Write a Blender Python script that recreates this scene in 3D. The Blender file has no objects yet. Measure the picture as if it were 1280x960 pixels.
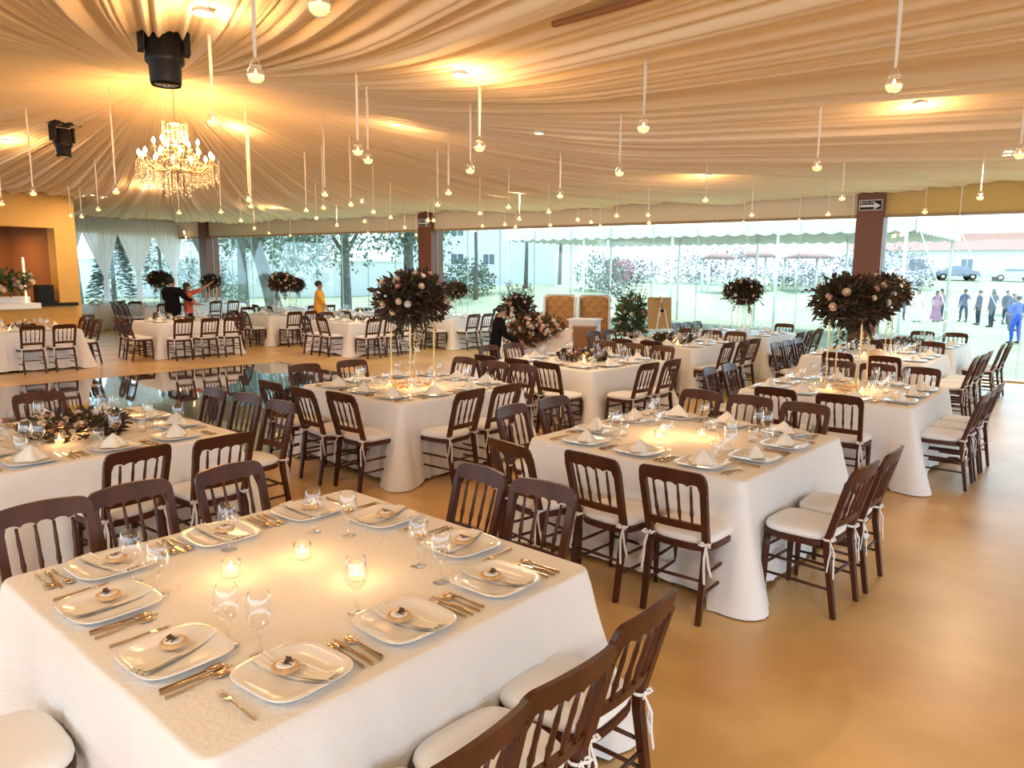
import bpy, math, random
from mathutils import Vector, Matrix, noise
random.seed(7)
C = bpy.context.scene.collection
PI = math.pi
def R(d): return math.radians(d)

# ------------------------------------------------------------------ materials
def new_mat(name):
    m = bpy.data.materials.new(name); m.use_nodes = True
    nt = m.node_tree; nt.nodes.clear()
    out = nt.nodes.new('ShaderNodeOutputMaterial')
    return m, nt, out
def pbr(name, col, rough=.5, metal=0, bump=0, bscale=50, var=0, vscale=4, col2=None, spec=.5, emit=None, es=0,
        sheen=0, coat=0, stretch=None, detail=3):
    m, nt, out = new_mat(name)
    b = nt.nodes.new('ShaderNodeBsdfPrincipled')
    nt.links.new(b.outputs[0], out.inputs[0])
    b.inputs['Base Color'].default_value = (*col, 1)
    b.inputs['Roughness'].default_value = rough
    b.inputs['Metallic'].default_value = metal
    b.inputs['Specular IOR Level'].default_value = spec
    b.inputs['Sheen Weight'].default_value = sheen
    b.inputs['Coat Weight'].default_value = coat
    if emit:
        b.inputs['Emission Color'].default_value = (*emit, 1); b.inputs['Emission Strength'].default_value = es
    tc = nt.nodes.new('ShaderNodeTexCoord')
    mp = nt.nodes.new('ShaderNodeMapping'); nt.links.new(tc.outputs['Object'], mp.inputs[0])
    if stretch: mp.inputs['Scale'].default_value = stretch
    if var:
        n = nt.nodes.new('ShaderNodeTexNoise'); n.inputs['Scale'].default_value = vscale; n.inputs['Detail'].default_value = detail
        nt.links.new(mp.outputs[0], n.inputs['Vector'])
        r = nt.nodes.new('ShaderNodeValToRGB'); nt.links.new(n.outputs[0], r.inputs[0])
        c2 = col2 or tuple(c*(1-var) for c in col)
        r.color_ramp.elements[0].position = .35; r.color_ramp.elements[0].color = (*c2, 1)
        r.color_ramp.elements[1].position = .65; r.color_ramp.elements[1].color = (*col, 1)
        nt.links.new(r.outputs[0], b.inputs['Base Color'])
    if bump:
        n2 = nt.nodes.new('ShaderNodeTexNoise'); n2.inputs['Scale'].default_value = bscale; n2.inputs['Detail'].default_value = 2
        nt.links.new(mp.outputs[0], n2.inputs['Vector'])
        bp = nt.nodes.new('ShaderNodeBump'); bp.inputs['Strength'].default_value = bump; bp.inputs['Distance'].default_value = .01
        nt.links.new(n2.outputs[0], bp.inputs['Height']); nt.links.new(bp.outputs[0], b.inputs['Normal'])
    return m
def glass(name, tint=(1, 1, 1), base=.03, refl=.5, rough=.02, gcol=(1, 1, 1), ior=1.45):
    m, nt, out = new_mat(name)
    t = nt.nodes.new('ShaderNodeBsdfTransparent'); t.inputs[0].default_value = (*tint, 1)
    g = nt.nodes.new('ShaderNodeBsdfGlossy'); g.inputs['Roughness'].default_value = rough; g.inputs[0].default_value = (*gcol, 1)
    lw = nt.nodes.new('ShaderNodeLayerWeight'); lw.inputs[0].default_value = .5
    mr = nt.nodes.new('ShaderNodeMath'); mr.operation = 'POWER'; mr.inputs[1].default_value = 3.0
    nt.links.new(lw.outputs['Facing'], mr.inputs[0])
    ma = nt.nodes.new('ShaderNodeMath'); ma.operation = 'MULTIPLY_ADD'; ma.inputs[1].default_value = refl; ma.inputs[2].default_value = base
    nt.links.new(mr.outputs[0], ma.inputs[0])
    mx = nt.nodes.new('ShaderNodeMixShader'); nt.links.new(ma.outputs[0], mx.inputs[0])
    nt.links.new(t.outputs[0], mx.inputs[1]); nt.links.new(g.outputs[0], mx.inputs[2]); nt.links.new(mx.outputs[0], out.inputs[0])
    return m
def sheer(name, col, transp):
    m, nt, out = new_mat(name)
    t = nt.nodes.new('ShaderNodeBsdfTransparent')
    d = nt.nodes.new('ShaderNodeBsdfDiffuse'); d.inputs[0].default_value = (*col, 1)
    tr = nt.nodes.new('ShaderNodeBsdfTranslucent'); tr.inputs[0].default_value = (*col, 1)
    a = nt.nodes.new('ShaderNodeMixShader'); a.inputs[0].default_value = .5
    nt.links.new(d.outputs[0], a.inputs[1]); nt.links.new(tr.outputs[0], a.inputs[2])
    b = nt.nodes.new('ShaderNodeMixShader'); b.inputs[0].default_value = transp
    nt.links.new(a.outputs[0], b.inputs[1]); nt.links.new(t.outputs[0], b.inputs[2]); nt.links.new(b.outputs[0], out.inputs[0])
    return m
def emis(name, col, s):
    m, nt, out = new_mat(name)
    e = nt.nodes.new('ShaderNodeEmission'); e.inputs[0].default_value = (*col, 1); e.inputs[1].default_value = s
    nt.links.new(e.outputs[0], out.inputs[0]); return m

M = {}
M['wood'] = pbr('chair wood', (.082, .021, .007), .38, bump=.15, bscale=60, var=.45, vscale=9, stretch=(1, 1, .15), spec=.4)
M['cushion'] = pbr('cushion fabric', (.88, .87, .86), .85, bump=.2, bscale=120, sheen=.2)
M['cloth'] = pbr('crinkled table linen', (.87, .86, .84), .75, bump=.40, bscale=45, stretch=(1, 1, 2.2))
M['napkin'] = pbr('napkin linen', (.90, .86, .77), .85, bump=.2, bscale=150)
M['china'] = pbr('white china', (.92, .92, .92), .18, coat=.2)
M['glass'] = glass('clear glass', (.97, .98, .98), .10, 1.0)
M['pane'] = glass('window glass', (.90, .985, .975), .035, .45)
M['pane_edge'] = pbr('glass edge', (.35, .62, .56), .2)
M['silver'] = pbr('cutlery metal', (.62, .50, .36), .22, 1)
M['biscuit'] = pbr('biscuit', (.72, .44, .20), .8, bump=.4, bscale=90, var=.3, vscale=30)
M['icing'] = pbr('icing', (.85, .78, .68), .6)
M['charm'] = pbr('charm', (.09, .05, .035), .5)
M['gold'] = pbr('gold frame', (.72, .47, .20), .3, .9)
M['wax'] = pbr('candle wax', (.95, .62, .30), .5, emit=(1, .50, .16), es=2.2)
M['flame'] = emis('flame', (1, .62, .22), 14)
M['bulb'] = emis('bulb', (1, .72, .38), 30)
M['hotlamp'] = emis('lamp lens', (1, .80, .5), 18)
M['leaf_dark'] = pbr('dark foliage', (.060, .058, .024), .65, var=.5, vscale=6, col2=(.055, .018, .014), spec=.3)
M['leaf_mid'] = pbr('green foliage', (.10, .16, .05), .6, var=.5, vscale=5, col2=(.045, .06, .025))
M['leaf_rust'] = pbr('rust foliage', (.22, .12, .06), .7, var=.6, vscale=7, col2=(.07, .045, .03))
M['petal_cream'] = pbr('cream petals', (.80, .60, .42), .7)
M['petal_white'] = pbr('white petals', (.82, .76, .70), .7)
M['petal_pink'] = pbr('pink petals', (.62, .33, .24), .7)
M['stem'] = pbr('stem', (.12, .10, .04), .7)
M['black'] = pbr('black plastic', (.006, .006, .007), .5, spec=.25)
M['satin'] = pbr('satin ribbon', (.78, .70, .60), .5, sheen=.3)
M['tuft'] = pbr('tan upholstery', (.46, .23, .07), .6, bump=.15, bscale=30)
M['white_paint'] = pbr('white paint', (.80, .78, .78), .5)
M['skin'] = pbr('skin', (.45, .24, .14), .55)
M['hair'] = pbr('black hair', (.012, .009, .008), .5)

# ------------------------------------------------------------------ mesh builder
class MB:
    def __init__(s): s.v = []; s.f = []; s.smooth = []; s.mi = []; s.cm = 0
    def add(s, vs, fs, smooth=False, M4=None):
        o = len(s.v)
        s.v += [tuple(M4 @ Vector(p)) for p in vs] if M4 is not None else [tuple(p) for p in vs]
        for f in fs: s.f.append(tuple(o+i for i in f)); s.smooth.append(smooth); s.mi.append(s.cm)
        return s
    def box(s, c, d, M4=None, taper=1.0):
        x, y, z = c; a, b, h = d[0]/2, d[1]/2, d[2]/2
        vs = [(x-a*taper, y-b*taper, z-h), (x+a*taper, y-b*taper, z-h), (x+a*taper, y+b*taper, z-h), (x-a*taper, y+b*taper, z-h),
              (x-a, y-b, z+h), (x+a, y-b, z+h), (x+a, y+b, z+h), (x-a, y+b, z+h)]
        return s.add(vs, [(0, 3, 2, 1), (4, 5, 6, 7), (0, 1, 5, 4), (1, 2, 6, 5), (2, 3, 7, 6), (3, 0, 4, 7)], False, M4)
    def sweep(s, pts, rad, n=8, rect=None, M4=None, cap=True, smooth=True):
        """tube through pts; rad: number or list; rect=(a,b): rectangular section"""
        P = [Vector(p) for p in pts]; N = len(P); vs = []; fs = []
        if rect: n = 4; smooth = False
        up0 = None
        for i, p in enumerate(P):
            t = (P[min(i+1, N-1)]-P[max(i-1, 0)]).normalized()
            if up0 is None: up0 = Vector((0, 1, 0)) if abs(t.y) < .8 else Vector((1, 0, 0))
            a = (up0-t*up0.dot(t)).normalized(); b = t.cross(a)
            r = rad[i] if isinstance(rad, (list, tuple)) else rad
            for k in range(n):
                if rect:
                    sx, sy = ((1, 1), (-1, 1), (-1, -1), (1, -1))[k]
                    vs.append(p+a*(sy*rect[0]*r)+b*(sx*rect[1]*r))
                else:
                    an = 2*PI*k/n; vs.append(p+(a*math.cos(an)+b*math.sin(an))*r)
            up0 = a
        for i in range(N-1):
            for k in range(n): fs.append((i*n+k, i*n+(k+1) % n, (i+1)*n+(k+1) % n, (i+1)*n+k))
        if cap: fs.append(tuple(range(n-1, -1, -1))); fs.append(tuple((N-1)*n+k for k in range(n)))
        return s.add(vs, fs, smooth, M4)
    def lathe(s, prof, n=20, c=(0, 0, 0), M4=None, smooth=True, capb=True, capt=False):
        vs = []; fs = []
        for r, z in prof:
            for k in range(n):
                a = 2*PI*k/n; vs.append((c[0]+r*math.cos(a), c[1]+r*math.sin(a), c[2]+z))
        for i in range(len(prof)-1):
            for k in range(n): fs.append((i*n+k, i*n+(k+1) % n, (i+1)*n+(k+1) % n, (i+1)*n+k))
        if capb: fs.append(tuple(range(n-1, -1, -1)))
        if capt: fs.append(tuple((len(prof)-1)*n+k for k in range(n)))
        return s.add(vs, fs, smooth, M4)
    def ball(s, c, r, n=10, m=6, M4=None):
        rx, ry, rz = (r, r, r) if not isinstance(r, (tuple, list)) else r
        vs = [(c[0], c[1], c[2]-rz)]; fs = []
        for i in range(1, m):
            ph = -PI/2+PI*i/m
            for k in range(n):
                a = 2*PI*k/n; vs.append((c[0]+rx*math.cos(ph)*math.cos(a), c[1]+ry*math.cos(ph)*math.sin(a), c[2]+rz*math.sin(ph)))
        vs.append((c[0], c[1], c[2]+rz)); L = len(vs)-1
        for k in range(n): fs.append((0, 1+(k+1) % n, 1+k)); fs.append((L, L-n+k, L-n+(k+1) % n))
        for i in range(m-2):
            for k in range(n): fs.append((1+i*n+k, 1+i*n+(k+1) % n, 1+(i+1)*n+(k+1) % n, 1+(i+1)*n+k))
        return s.add(vs, fs, True, M4)
    def grid(s, fn, nu, nv, closed=False, smooth=True, M4=None):
        vs = [fn(i/nu, j/nv) for j in range(nv+1) for i in range(nu+(0 if closed else 1))]
        w = nu if closed else nu+1; fs = []
        for j in range(nv):
            for i in range(nu):
                a = j*w+i; b = j*w+(i+1) % w if closed else a+1
                fs.append((a, b, b+w, a+w))
        return s.add(vs, fs, smooth, M4)
    def leaf(s, p, d, nrm, L, W, bend=.15):
        p = Vector(p); d = Vector(d).normalized(); nrm = Vector(nrm); side = d.cross(nrm)
        if side.length < .01: side = d.orthogonal()
        side.normalize(); up = side.cross(d)
        m = p+d*(L*.5)+up*(L*bend*.5); t = p+d*L-up*(L*bend*.2)
        return s.add([p, m+side*W/2, t, m-side*W/2], [(0, 1, 2), (0, 2, 3)], False)
    def mesh(s, name, mats):
        me = bpy.data.meshes.new(name); me.from_pydata(s.v, [], s.f)
        if not isinstance(mats, (list, tuple)): mats = [mats]
        for m in mats: me.materials.append(M[m] if isinstance(m, str) else m)
        me.polygons.foreach_set('use_smooth', s.smooth); me.polygons.foreach_set('material_index', s.mi)
        me.update(); return me
def mesh_of(fn, name, mats):
    b = MB(); fn(b); return b.mesh(name, mats)
def obj(name, me, parent=None, loc=(0, 0, 0), rz=0, rot=None):
    o = bpy.data.objects.new(name, me); C.objects.link(o)
    o.location = loc; o.rotation_euler = rot if rot else (0, 0, rz)
    if parent: o.parent = parent
    return o
def tag(o, label, cat, group=None, kind=None):
    o['label'] = label; o['category'] = cat
    if group: o['group'] = group
    if kind: o['kind'] = kind
    return o
def struct(name, me, loc=(0, 0, 0), rz=0):
    o = obj(name, me, None, loc, rz); o['kind'] = 'structure'; return o
def empty(name, loc=(0, 0, 0), rz=0, sc=1):
    o = bpy.data.objects.new(name, None); C.objects.link(o); o.location = loc; o.rotation_euler = (0, 0, rz)
    o.empty_display_size = .1; o.scale = (sc, sc, sc) if not isinstance(sc, tuple) else sc
    return o
def thing(name, parts, loc, rz, label, cat, group=None, sc=1):
    """parts: list of (name, mesh, loc, rz, children, label)"""
    e = empty(name, loc, rz, sc); tag(e, label, cat, group)
    def rec(ps, par):
        for p in ps:
            o = obj(p[0], p[1], par, p[2] if len(p) > 2 else (0, 0, 0), p[3] if len(p) > 3 else 0)
            if len(p) > 5 and p[5]: o['label'] = p[5]
            if len(p) > 4 and p[4]: rec(p[4], o)
    rec(parts, e); return e
def single(name, me, loc, rz, label, cat, group=None, sc=None):
    o = obj(name, me, None, loc, rz); tag(o, label, cat, group)
    if sc: o.scale = sc if isinstance(sc, tuple) else (sc, sc, sc)
    return o

# ------------------------------------------------------------------ chair
def back_y(z): return -.195-(z-.44)*.27 if z > .44 else -.195-(.44-z)*.16
def chair_parts():
    P = []
    def seat(b):
        def outline(u, grow=0):
            a = 2*PI*u; c, s_ = math.cos(a), math.sin(a); e = .55
            x = math.copysign(abs(c)**e, c); y = math.copysign(abs(s_)**e, s_)
            w = .205+.015*y+grow
            return x*w, y*(.205+grow)
        vs = []
        prof = [(0.0, .412, .6), (0, .412, 1), (.004, .42, 1), (.004, .445, 1), (0, .45, .97)]
        n = 28
        for g, z, k in prof:
            for i in range(n):
                x, y = outline(i/n, g); vs.append((x*k, y*k, z))
        fs = [(j*n+i, j*n+(i+1) % n, (j+1)*n+(i+1) % n, (j+1)*n+i) for j in range(len(prof)-1) for i in range(n)]
        fs.append(tuple(range(n-1, -1, -1))); fs.append(tuple((len(prof)-1)*n+i for i in range(n)))
        b.add(vs, fs)
    def cushion(b):
        n = 28; vs = []
        prof = [(.94, .448), (1.0, .458), (1.02, .472), (1.0, .487), (.93, .499), (.7, .507), (.35, .510), (.03, .511)]
        for k, z in prof:
            for i in range(n):
                a = 2*PI*i/n; c, s_ = math.cos(a), math.sin(a); e = .55
                x = math.copysign(abs(c)**e, c); y = math.copysign(abs(s_)**e, s_)
                vs.append((x*(.205+.015*y)*k, y*.203*k, z))
        fs = [(j*n+i, j*n+(i+1) % n, (j+1)*n+(i+1) % n, (j+1)*n+i) for j in range(len(prof)-1) for i in range(n)]
        fs.append(tuple((len(prof)-1)*n+i for i in range(n))); fs.append(tuple(range(n-1, -1, -1)))
        b.add(vs, fs, True)
    P.append(('seat', mesh_of(seat, 'seat', 'wood')))
    P.append(('cushion', mesh_of(cushion, 'cushion', 'cushion')))
    for sx in (-1, 1):
        def post(b):
            zs = [0, .12, .25, .40, .46, .55, .65, .75, .83]
            b.sweep([(sx*(.175+.012*(z-.44)/.4 if z > .44 else .175), back_y(z), z) for z in zs],
                    [.8, .85, .92, 1, 1.05, 1, 1, 1, 1], rect=(.017, .019))
        P.append(('back_post', mesh_of(post, 'back_post', 'wood')))
        def leg(b):
            x, y = sx*.18, .17
            b.sweep([(x, y, 0), (x, y, .05), (x*.99, y, .2), (x*.98, y*.98, .34), (x*.97, y*.97, .415)], [.013, .015, .019, .022, .021], 10)
        P.append(('leg', mesh_of(leg, 'leg', 'wood')))
    def top(b):
        n = 50; H = []
        W = .207
        for i in range(n+1):
            t = i/n; x = -W+2*W*t
            e = W-abs(x)
            ztop = .905+.012*math.sin(PI*t)
            rc = .045
            if e < rc: ztop -= rc-math.sqrt(max(0, rc*rc-(rc-e)**2))
            if e < .038: zb = .78
            else:
                k = (x+W-.038)/(2*W-.076)*5; fr = k-math.floor(k)
                zb = .815+.020*math.sqrt(max(0, 1-(2*fr-1)**2))
                if e < .042: zb = .80
            curve = -.026*(1-(x/W)**2)
            H.append((x, ztop, zb, curve))
        vs = []
        for x, zt, zb, cv in H:
            for z, dy in ((zb, -.013), (zb, .013), (zt, .010), (zt, -.010)):
                vs.append((x, back_y(z)+cv+dy, z))
        fs = []
        for i in range(n):
            for k in range(4): fs.append((i*4+k, i*4+(k+1) % 4, (i+1)*4+(k+1) % 4, (i+1)*4+k))
        fs.append((3, 2, 1, 0)); fs.append(tuple(n*4+k for k in range(4)))
        b.add(vs, fs)
    P.append(('top_rail', mesh_of(top, 'top_rail', 'wood')))
    def low(b):
        vs = []; n = 16
        for i in range(n+1):
            x = -.175+.35*i/n; cv = -.018*(1-(x/.175)**2)
            for z, dy in ((.545, -.011), (.545, .011), (.585+.006*math.sin(PI*i/n), .011), (.585+.006*math.sin(PI*i/n), -.011)): vs.append((x, back_y(z)+cv+dy, z))
        fs = [(i*4+k, i*4+(k+1) % 4, (i+1)*4+(k+1) % 4, (i+1)*4+k) for i in range(n) for k in range(4)]+[(3, 2, 1, 0), tuple(n*4+k for k in range(4))]
        b.add(vs, fs)
    P.append(('lower_rail', mesh_of(low, 'lower_rail', 'wood')))
    for k in range(4):
        x = -.105+.07*k; cv = -.02*(1-(x/.19)**2)
        def sp(b):
            zs = [.575, .61, .64, .65, .66, .70, .75, .78, .82]
            rr = [.0065, .0075, .0105, .0125, .0105, .0085, .0095, .0075, .007]
            b.sweep([(x*(1+.1*(z-.575)/.25), back_y(z)+cv, z) for z in zs], rr, 7)
        P.append(('spindle', mesh_of(sp, 'spindle', 'wood')))
    for z in (.17, .28):
        def st(b): b.sweep([(-.177, .17, z+.05), (0, .17, z+.05), (.177, .17, z+.05)], [.008, .0105, .008], 7)
        P.append(('stretcher', mesh_of(st, 'front_stretcher', 'wood')))
        for sx in (-1, 1):
            def st2(b): b.sweep([(sx*.178, .165, z), (sx*.176, -.02, z), (sx*.175, back_y(z), z)], [.008, .0105, .008], 7)
            P.append(('stretcher', mesh_of(st2, 'side_stretcher', 'wood')))
    def st3(b): b.sweep([(-.172, back_y(.25), .25), (0, back_y(.25), .25), (.172, back_y(.25), .25)], [.008, .0105, .008], 7)
    P.append(('stretcher', mesh_of(st3, 'back_stretcher', 'wood')))
    for sx in (-1, 1):
        def tie(b):
            x0, y0 = sx*.180, back_y(.47)-.012
            b.lathe([(.028, 0), (.030, .006), (.028, .014)], 10, (sx*.175, back_y(.47), .465), capb=False)
            for q, (dx, dy, L) in enumerate([(sx*.03, -.01, .17), (sx*.012, -.035, .21)]):
                pts = [(x0, y0, .472), (x0+dx*.6, y0+dy*.7-.01, .46-L*.3), (x0+dx*.8, y0+dy, .46-L*.65), (x0+dx*1.5, y0+dy*1.2, .46-L)]
                b.sweep(pts, [.5, 1, 1, .9], rect=(.002, .007))
            for q in (-1, 1):
                b.sweep([(x0, y0, .472), (x0+q*.02, y0-.018, .485), (x0+q*.034, y0-.02, .468), (x0+q*.016, y0-.012, .462), (x0, y0, .47)], 1, rect=(.002, .006))
        P.append(('ribbon_tie', mesh_of(tie, 'ribbon_tie', 'cushion'), (0, 0, 0), 0, None, 'white cushion tie'))
    return P
CHAIR = chair_parts()

# ------------------------------------------------------------------ table ware
def squircle(u, r, e=.5):
    a = 2*PI*u; c, s_ = math.cos(a), math.sin(a)
    return math.copysign(abs(c)**e, c)*r, math.copysign(abs(s_)**e, s_)*r
def plate_mesh(b):
    n = 36; prof = [(.085, .002), (.10, 0), (.108, .004), (.13, .013), (.152, .020), (.155, .022), (.152, .024), (.128, .017), (.104, .009), (.09, .007), (.01, .007)]
    vs = [(*squircle(i/n, r, .5 if r > .05 else 1), z) for r, z in prof for i in range(n)]
    fs = [(j*n+i, j*n+(i+1) % n, (j+1)*n+(i+1) % n, (j+1)*n+i) for j in range(len(prof)-1) for i in range(n)]
    fs.append(tuple((len(prof)-1)*n+i for i in range(n))); fs.append(tuple(range(n-1, -1, -1)))
    b.add(vs, fs, True)
PLATE = mesh_of(plate_mesh, 'plate', 'china')
def napkin_strip(b):
    def f(u, v):
        x = -.150+.30*u; y = (-.036+.072*v)+.004*math.sin(9*u+4*v)
        r = max(abs(x)-.10, 0)
        z = .009+r*.26+.003*math.sin(20*v+5*u)
        return (x, y, z)
    b.grid(f, 20, 10); b.grid(lambda u, v: (f(u, v)[0], f(u, v)[1], f(u, v)[2]-.004), 20, 10)
    b.grid(lambda u, v: (f(u*.45, v)[0]+.01, f(u*.45, v)[1]*.85, f(u*.45, v)[2]+.004), 10, 8)
NAPSTRIP = mesh_of(napkin_strip, 'napkin_strip', 'napkin')
def napkin_cone(b):
    n = 8; apex = Vector((0, .01, .105))
    base = []
    for i in range(25):
        a = -PI*.62+PI*1.24*i/24
        r = .085+.012*math.cos(5*a)
        base.append(Vector((r*math.sin(a), -r*math.cos(a)+.02, .010)))
    vs = [apex]; 
    for k in (.35, .7, 1.0):
        for p in base:
            q = apex.lerp(p, k); q.z += .006*math.sin(PI*k); vs.append(q)
    w = len(base); fs = [(0, 1+i, 2+i) for i in range(w-1)]
    for r in range(2):
        for i in range(w-1): a = 1+r*w+i; fs.append((a, a+w, a+w+1, a+1))
    b.add(vs, fs, True)
    b.add([(0, .012, .105), (-.10, .055, .012), (.10, .055, .012), (0, .045, .02)], [(0, 1, 3), (0, 3, 2)])
NAPCONE = mesh_of(napkin_cone, 'napkin_cone', 'napkin')
def bisc(b): b.lathe([(.040, 0), (.043, .004), (.043, .011), (.038, .015), (.02, .016), (.001, .016)], 22)
def icing(b): b.lathe([(.030, 0), (.027, .003), (.001, .004)], 18)
def bow(b):
    for q in (-1, 1):
        b.add([(0, 0, .004), (q*.020, .010, .012), (q*.022, -.008, .010), (q*.012, -.016, .004)], [(0, 1, 2, 3)])
    b.ball((0, 0, .006), .005, 8, 5)
    b.sweep([(0, 0, .004), (.012, -.022, .003)], .002, 5); b.sweep([(0, 0, .004), (-.010, -.024, .003)], .002, 5)
FAVOR = [('biscuit', mesh_of(bisc, 'biscuit', 'biscuit'), (0, 0, 0), 0, [('icing', mesh_of(icing, 'icing', 'icing'), (0, 0, .0155))]),
         ('bow', mesh_of(bow, 'bow', 'charm'), (0, 0, .018), .4)]
def goblet_mesh(b):
    b.lathe([(.034, 0), (.034, .002), (.012, .005), (.005, .012), (.0045, .05), (.005, .082), (.014, .092), (.031, .108), (.042, .132),
             (.0435, .155), (.039, .185), (.0335, .212), (.0325, .213)], 24)
GOBLET = mesh_of(goblet_mesh, 'wine_glass', 'glass')
def goblet_lo(b):
    b.lathe([(.034, 0), (.012, .005), (.005, .015), (.005, .085), (.032, .108), (.0435, .145), (.039, .185), (.033, .213)], 12)
GOBLET_LO = mesh_of(goblet_lo, 'wine_glass_small', 'glass')
def tumbler(b): b.lathe([(.030, 0), (.032, .004), (.037, .05), (.039, .11), (.037, .112)], 18)
TUMBLER = mesh_of(tumbler, 'water_glass', 'glass')
def fork(b):
    b.sweep([(0, -.10, .004), (0, -.03, .006), (0, .03, .009)], [1.3, .8, .7], rect=(.0012, .0055) )
    b.add([(-.004, .03, .009), (.004, .03, .009), (.012, .052, .006), (-.012, .052, .006), (-.004, .03, .011), (.004, .03, .011), (.012, .052, .008), (-.012, .052, .008)],
          [(0, 3, 2, 1), (4, 5, 6, 7), (0, 1, 5, 4), (1, 2, 6, 5), (2, 3, 7, 6), (3, 0, 4, 7)])
    for k in range(4): b.sweep([(-.010+k*.0067, .05, .007), (-.010+k*.0067, .075, .005), (-.009+k*.006, .098, .009)], [.0018, .0016, .0008], 5)
def knife(b):
    b.sweep([(0, -.11, .004), (0, -.06, .006), (0, .0, .005)], [1, 1.2, .8], rect=(.003, .007))
    b.add([(-.008, 0, .003), (.007, 0, .003), (.009, .08, .003), (.002, .115, .003), (-.008, .10, .003), (-.008, 0, .0055), (.007, 0, .0055), (.009, .08, .005), (.002, .115, .004), (-.008, .10, .005)],
          [(4, 3, 2, 1, 0), (5, 6, 7, 8, 9), (0, 1, 6, 5), (1, 2, 7, 6), (2, 3, 8, 7), (3, 4, 9, 8), (4, 0, 5, 9)])
def spoon(b):
    b.sweep([(0, -.10, .004), (0, -.03, .006), (0, .045, .009)], [1.3, .8, .6], rect=(.0012, .0055))
    b.ball((0, .072, .008), (.019, .030, .006), 14, 8)
FORK, KNIFE, SPOON = mesh_of(fork, 'fork', 'silver'), mesh_of(knife, 'knife', 'silver'), mesh_of(spoon, 'spoon', 'silver')
# votive candle
def vglass(b): b.lathe([(.026, 0), (.031, .004), (.035, .03), (.038, .068), (.036, .069)], 20)
def vwax(b): b.lathe([(.0, .004), (.028, .005), (.031, .028), (.0, .030)], 18)
def vflame(b): b.lathe([(.001, .030), (.005, .034), (.0075, .042), (.005, .053), (.0005, .066)], 10)
VOTIVE = [('holder', mesh_of(vglass, 'votive_glass', 'glass')), ('wax', mesh_of(vwax, 'votive_wax', 'wax')), ('flame', mesh_of(vflame, 'votive_flame', 'flame'))]
# hanging jar: bowl, rim, wax, flame, ribbon made per jar length
def jglass(b):
    b.lathe([(.022, 0), (.036, .010), (.045, .030), (.046, .045), (.041, .062), (.030, .078), (.030, .088), (.033, .092), (.031, .093)], 18)
def jwax(b): b.lathe([(.0, .004), (.026, .006), (.038, .020), (.043, .040), (.0, .042)], 16)
def jflame(b): b.lathe([(.001, .036), (.006, .041), (.009, .049), (.006, .060), (.0005, .072)], 10)
def jwire(b):
    b.lathe([(.0315, .080), (.034, .083), (.0315, .086)], 16, capb=False)
    b.sweep([(-.031, 0, .084), (-.015, 0, .12), (0, 0, .135), (.015, 0, .12), (.031, 0, .084)], .0012, 4)
JAR = [('jar', mesh_of(jglass, 'hanging_jar', 'glass')), ('wax', mesh_of(jwax, 'jar_wax', 'wax')), ('flame', mesh_of(jflame, 'jar_flame', 'flame')),
       ('wire', mesh_of(jwire, 'jar_wire', 'satin'))]
SPOT_E=21; FILL_E=50; CHAND_E=240; SUN_E=6; SKY_E=3.2; EXPO=0.25
# ------------------------------------------------------------------ tablecloth and table
H2 = .84
def cloth_mesh(seed):
    rnd = random.Random(seed); r = .05; per = []
    ns = 40
    for side in range(4):
        a = side*PI/2; ca, sa = math.cos(a), math.sin(a)
        def rot(x, y): return (x*ca-y*sa, x*sa+y*ca)
        for i in range(ns):
            t = i/ns; y = -(H2-r)+2*(H2-r)*t
            dc = (H2-r)-abs(y)
            per.append((*rot(H2, y), *rot(1, 0), math.exp(-(dc/.13)**2)*.62))
        for i in range(8):
            an = (i+.5)/8*PI/2
            x, y = H2-r+r*math.cos(an), H2-r+r*math.sin(an)
            per.append((*rot(x, y), *rot(math.cos(an), math.sin(an)), .62+.38*math.sin(2*an)))
    N = len(per); off = rnd.random()*100
    cum = [0]
    for i in range(1, N): cum.append(cum[-1]+math.hypot(per[i][0]-per[i-1][0], per[i][1]-per[i-1][1]))
    L = cum[-1]
    vs = []
    rings = []
    for k in (.02, .35, .7, .93, .985):
        rings.append([(p[0]*k, p[1]*k, .765+.0015*math.sin(7*p[0]*k)+.001*math.sin(11*p[1]*k)) for p in per])
    for t in (0, .015, .04, .1, .2, .32, .45, .58, .7, .82, .92, 1.0):
        ring = []
        for i, p in enumerate(per):
            s_ = cum[i]/L*2*PI
            q = Vector((math.cos(s_)*5, math.sin(s_)*5, off)); w1 = noise.noise(q)
            w2 = noise.noise(q*2.6+Vector((0, 0, 9)))
            w3 = noise.noise(q*6.5+Vector((3, 0, 2)))
            cw = p[4]
            out = .004+.012*min(1, t*12)+.035*t+t*(.032*w1+.042*w2+.024*w3)*(1-.4*cw)+cw*(.21+.05*w2)*t**1.4
            zh = .035+.03*w1*(1-cw)
            if cw > .5: zh = .008
            z = .765-(.765-zh)*t
            if t == 0: out = 0
            ring.append((p[0]+p[2]*out, p[1]+p[3]*out, z))
        rings.append(ring)
    b = MB()
    for rg in rings: vs += rg
    fs = [(j*N+i, (j+1)*N+i, (j+1)*N+(i+1) % N, j*N+(i+1) % N) for j in range(len(rings)-1) for i in range(N)]
    fs.append(tuple(range(N)))
    b.add(vs, fs, True)
    return b.mesh('tablecloth', 'cloth')
CLOTHS = [cloth_mesh(s) for s in (1, 5, 9)]
M['ply'] = pbr('table board', (.35, .25, .15), .6)
TABLE = [('tabletop', mesh_of(lambda b: b.box((0, 0, .74), (1.66, 1.66, .03)), 'tabletop', 'ply'))]
for sx in (-1, 1):
    for sy in (-1, 1):
        TABLE.append(('leg', mesh_of(lambda b: b.sweep([(sx*.72, sy*.72, 0), (sx*.72, sy*.72, .725)], .02, 8), 'table_leg', 'black')))

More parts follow.
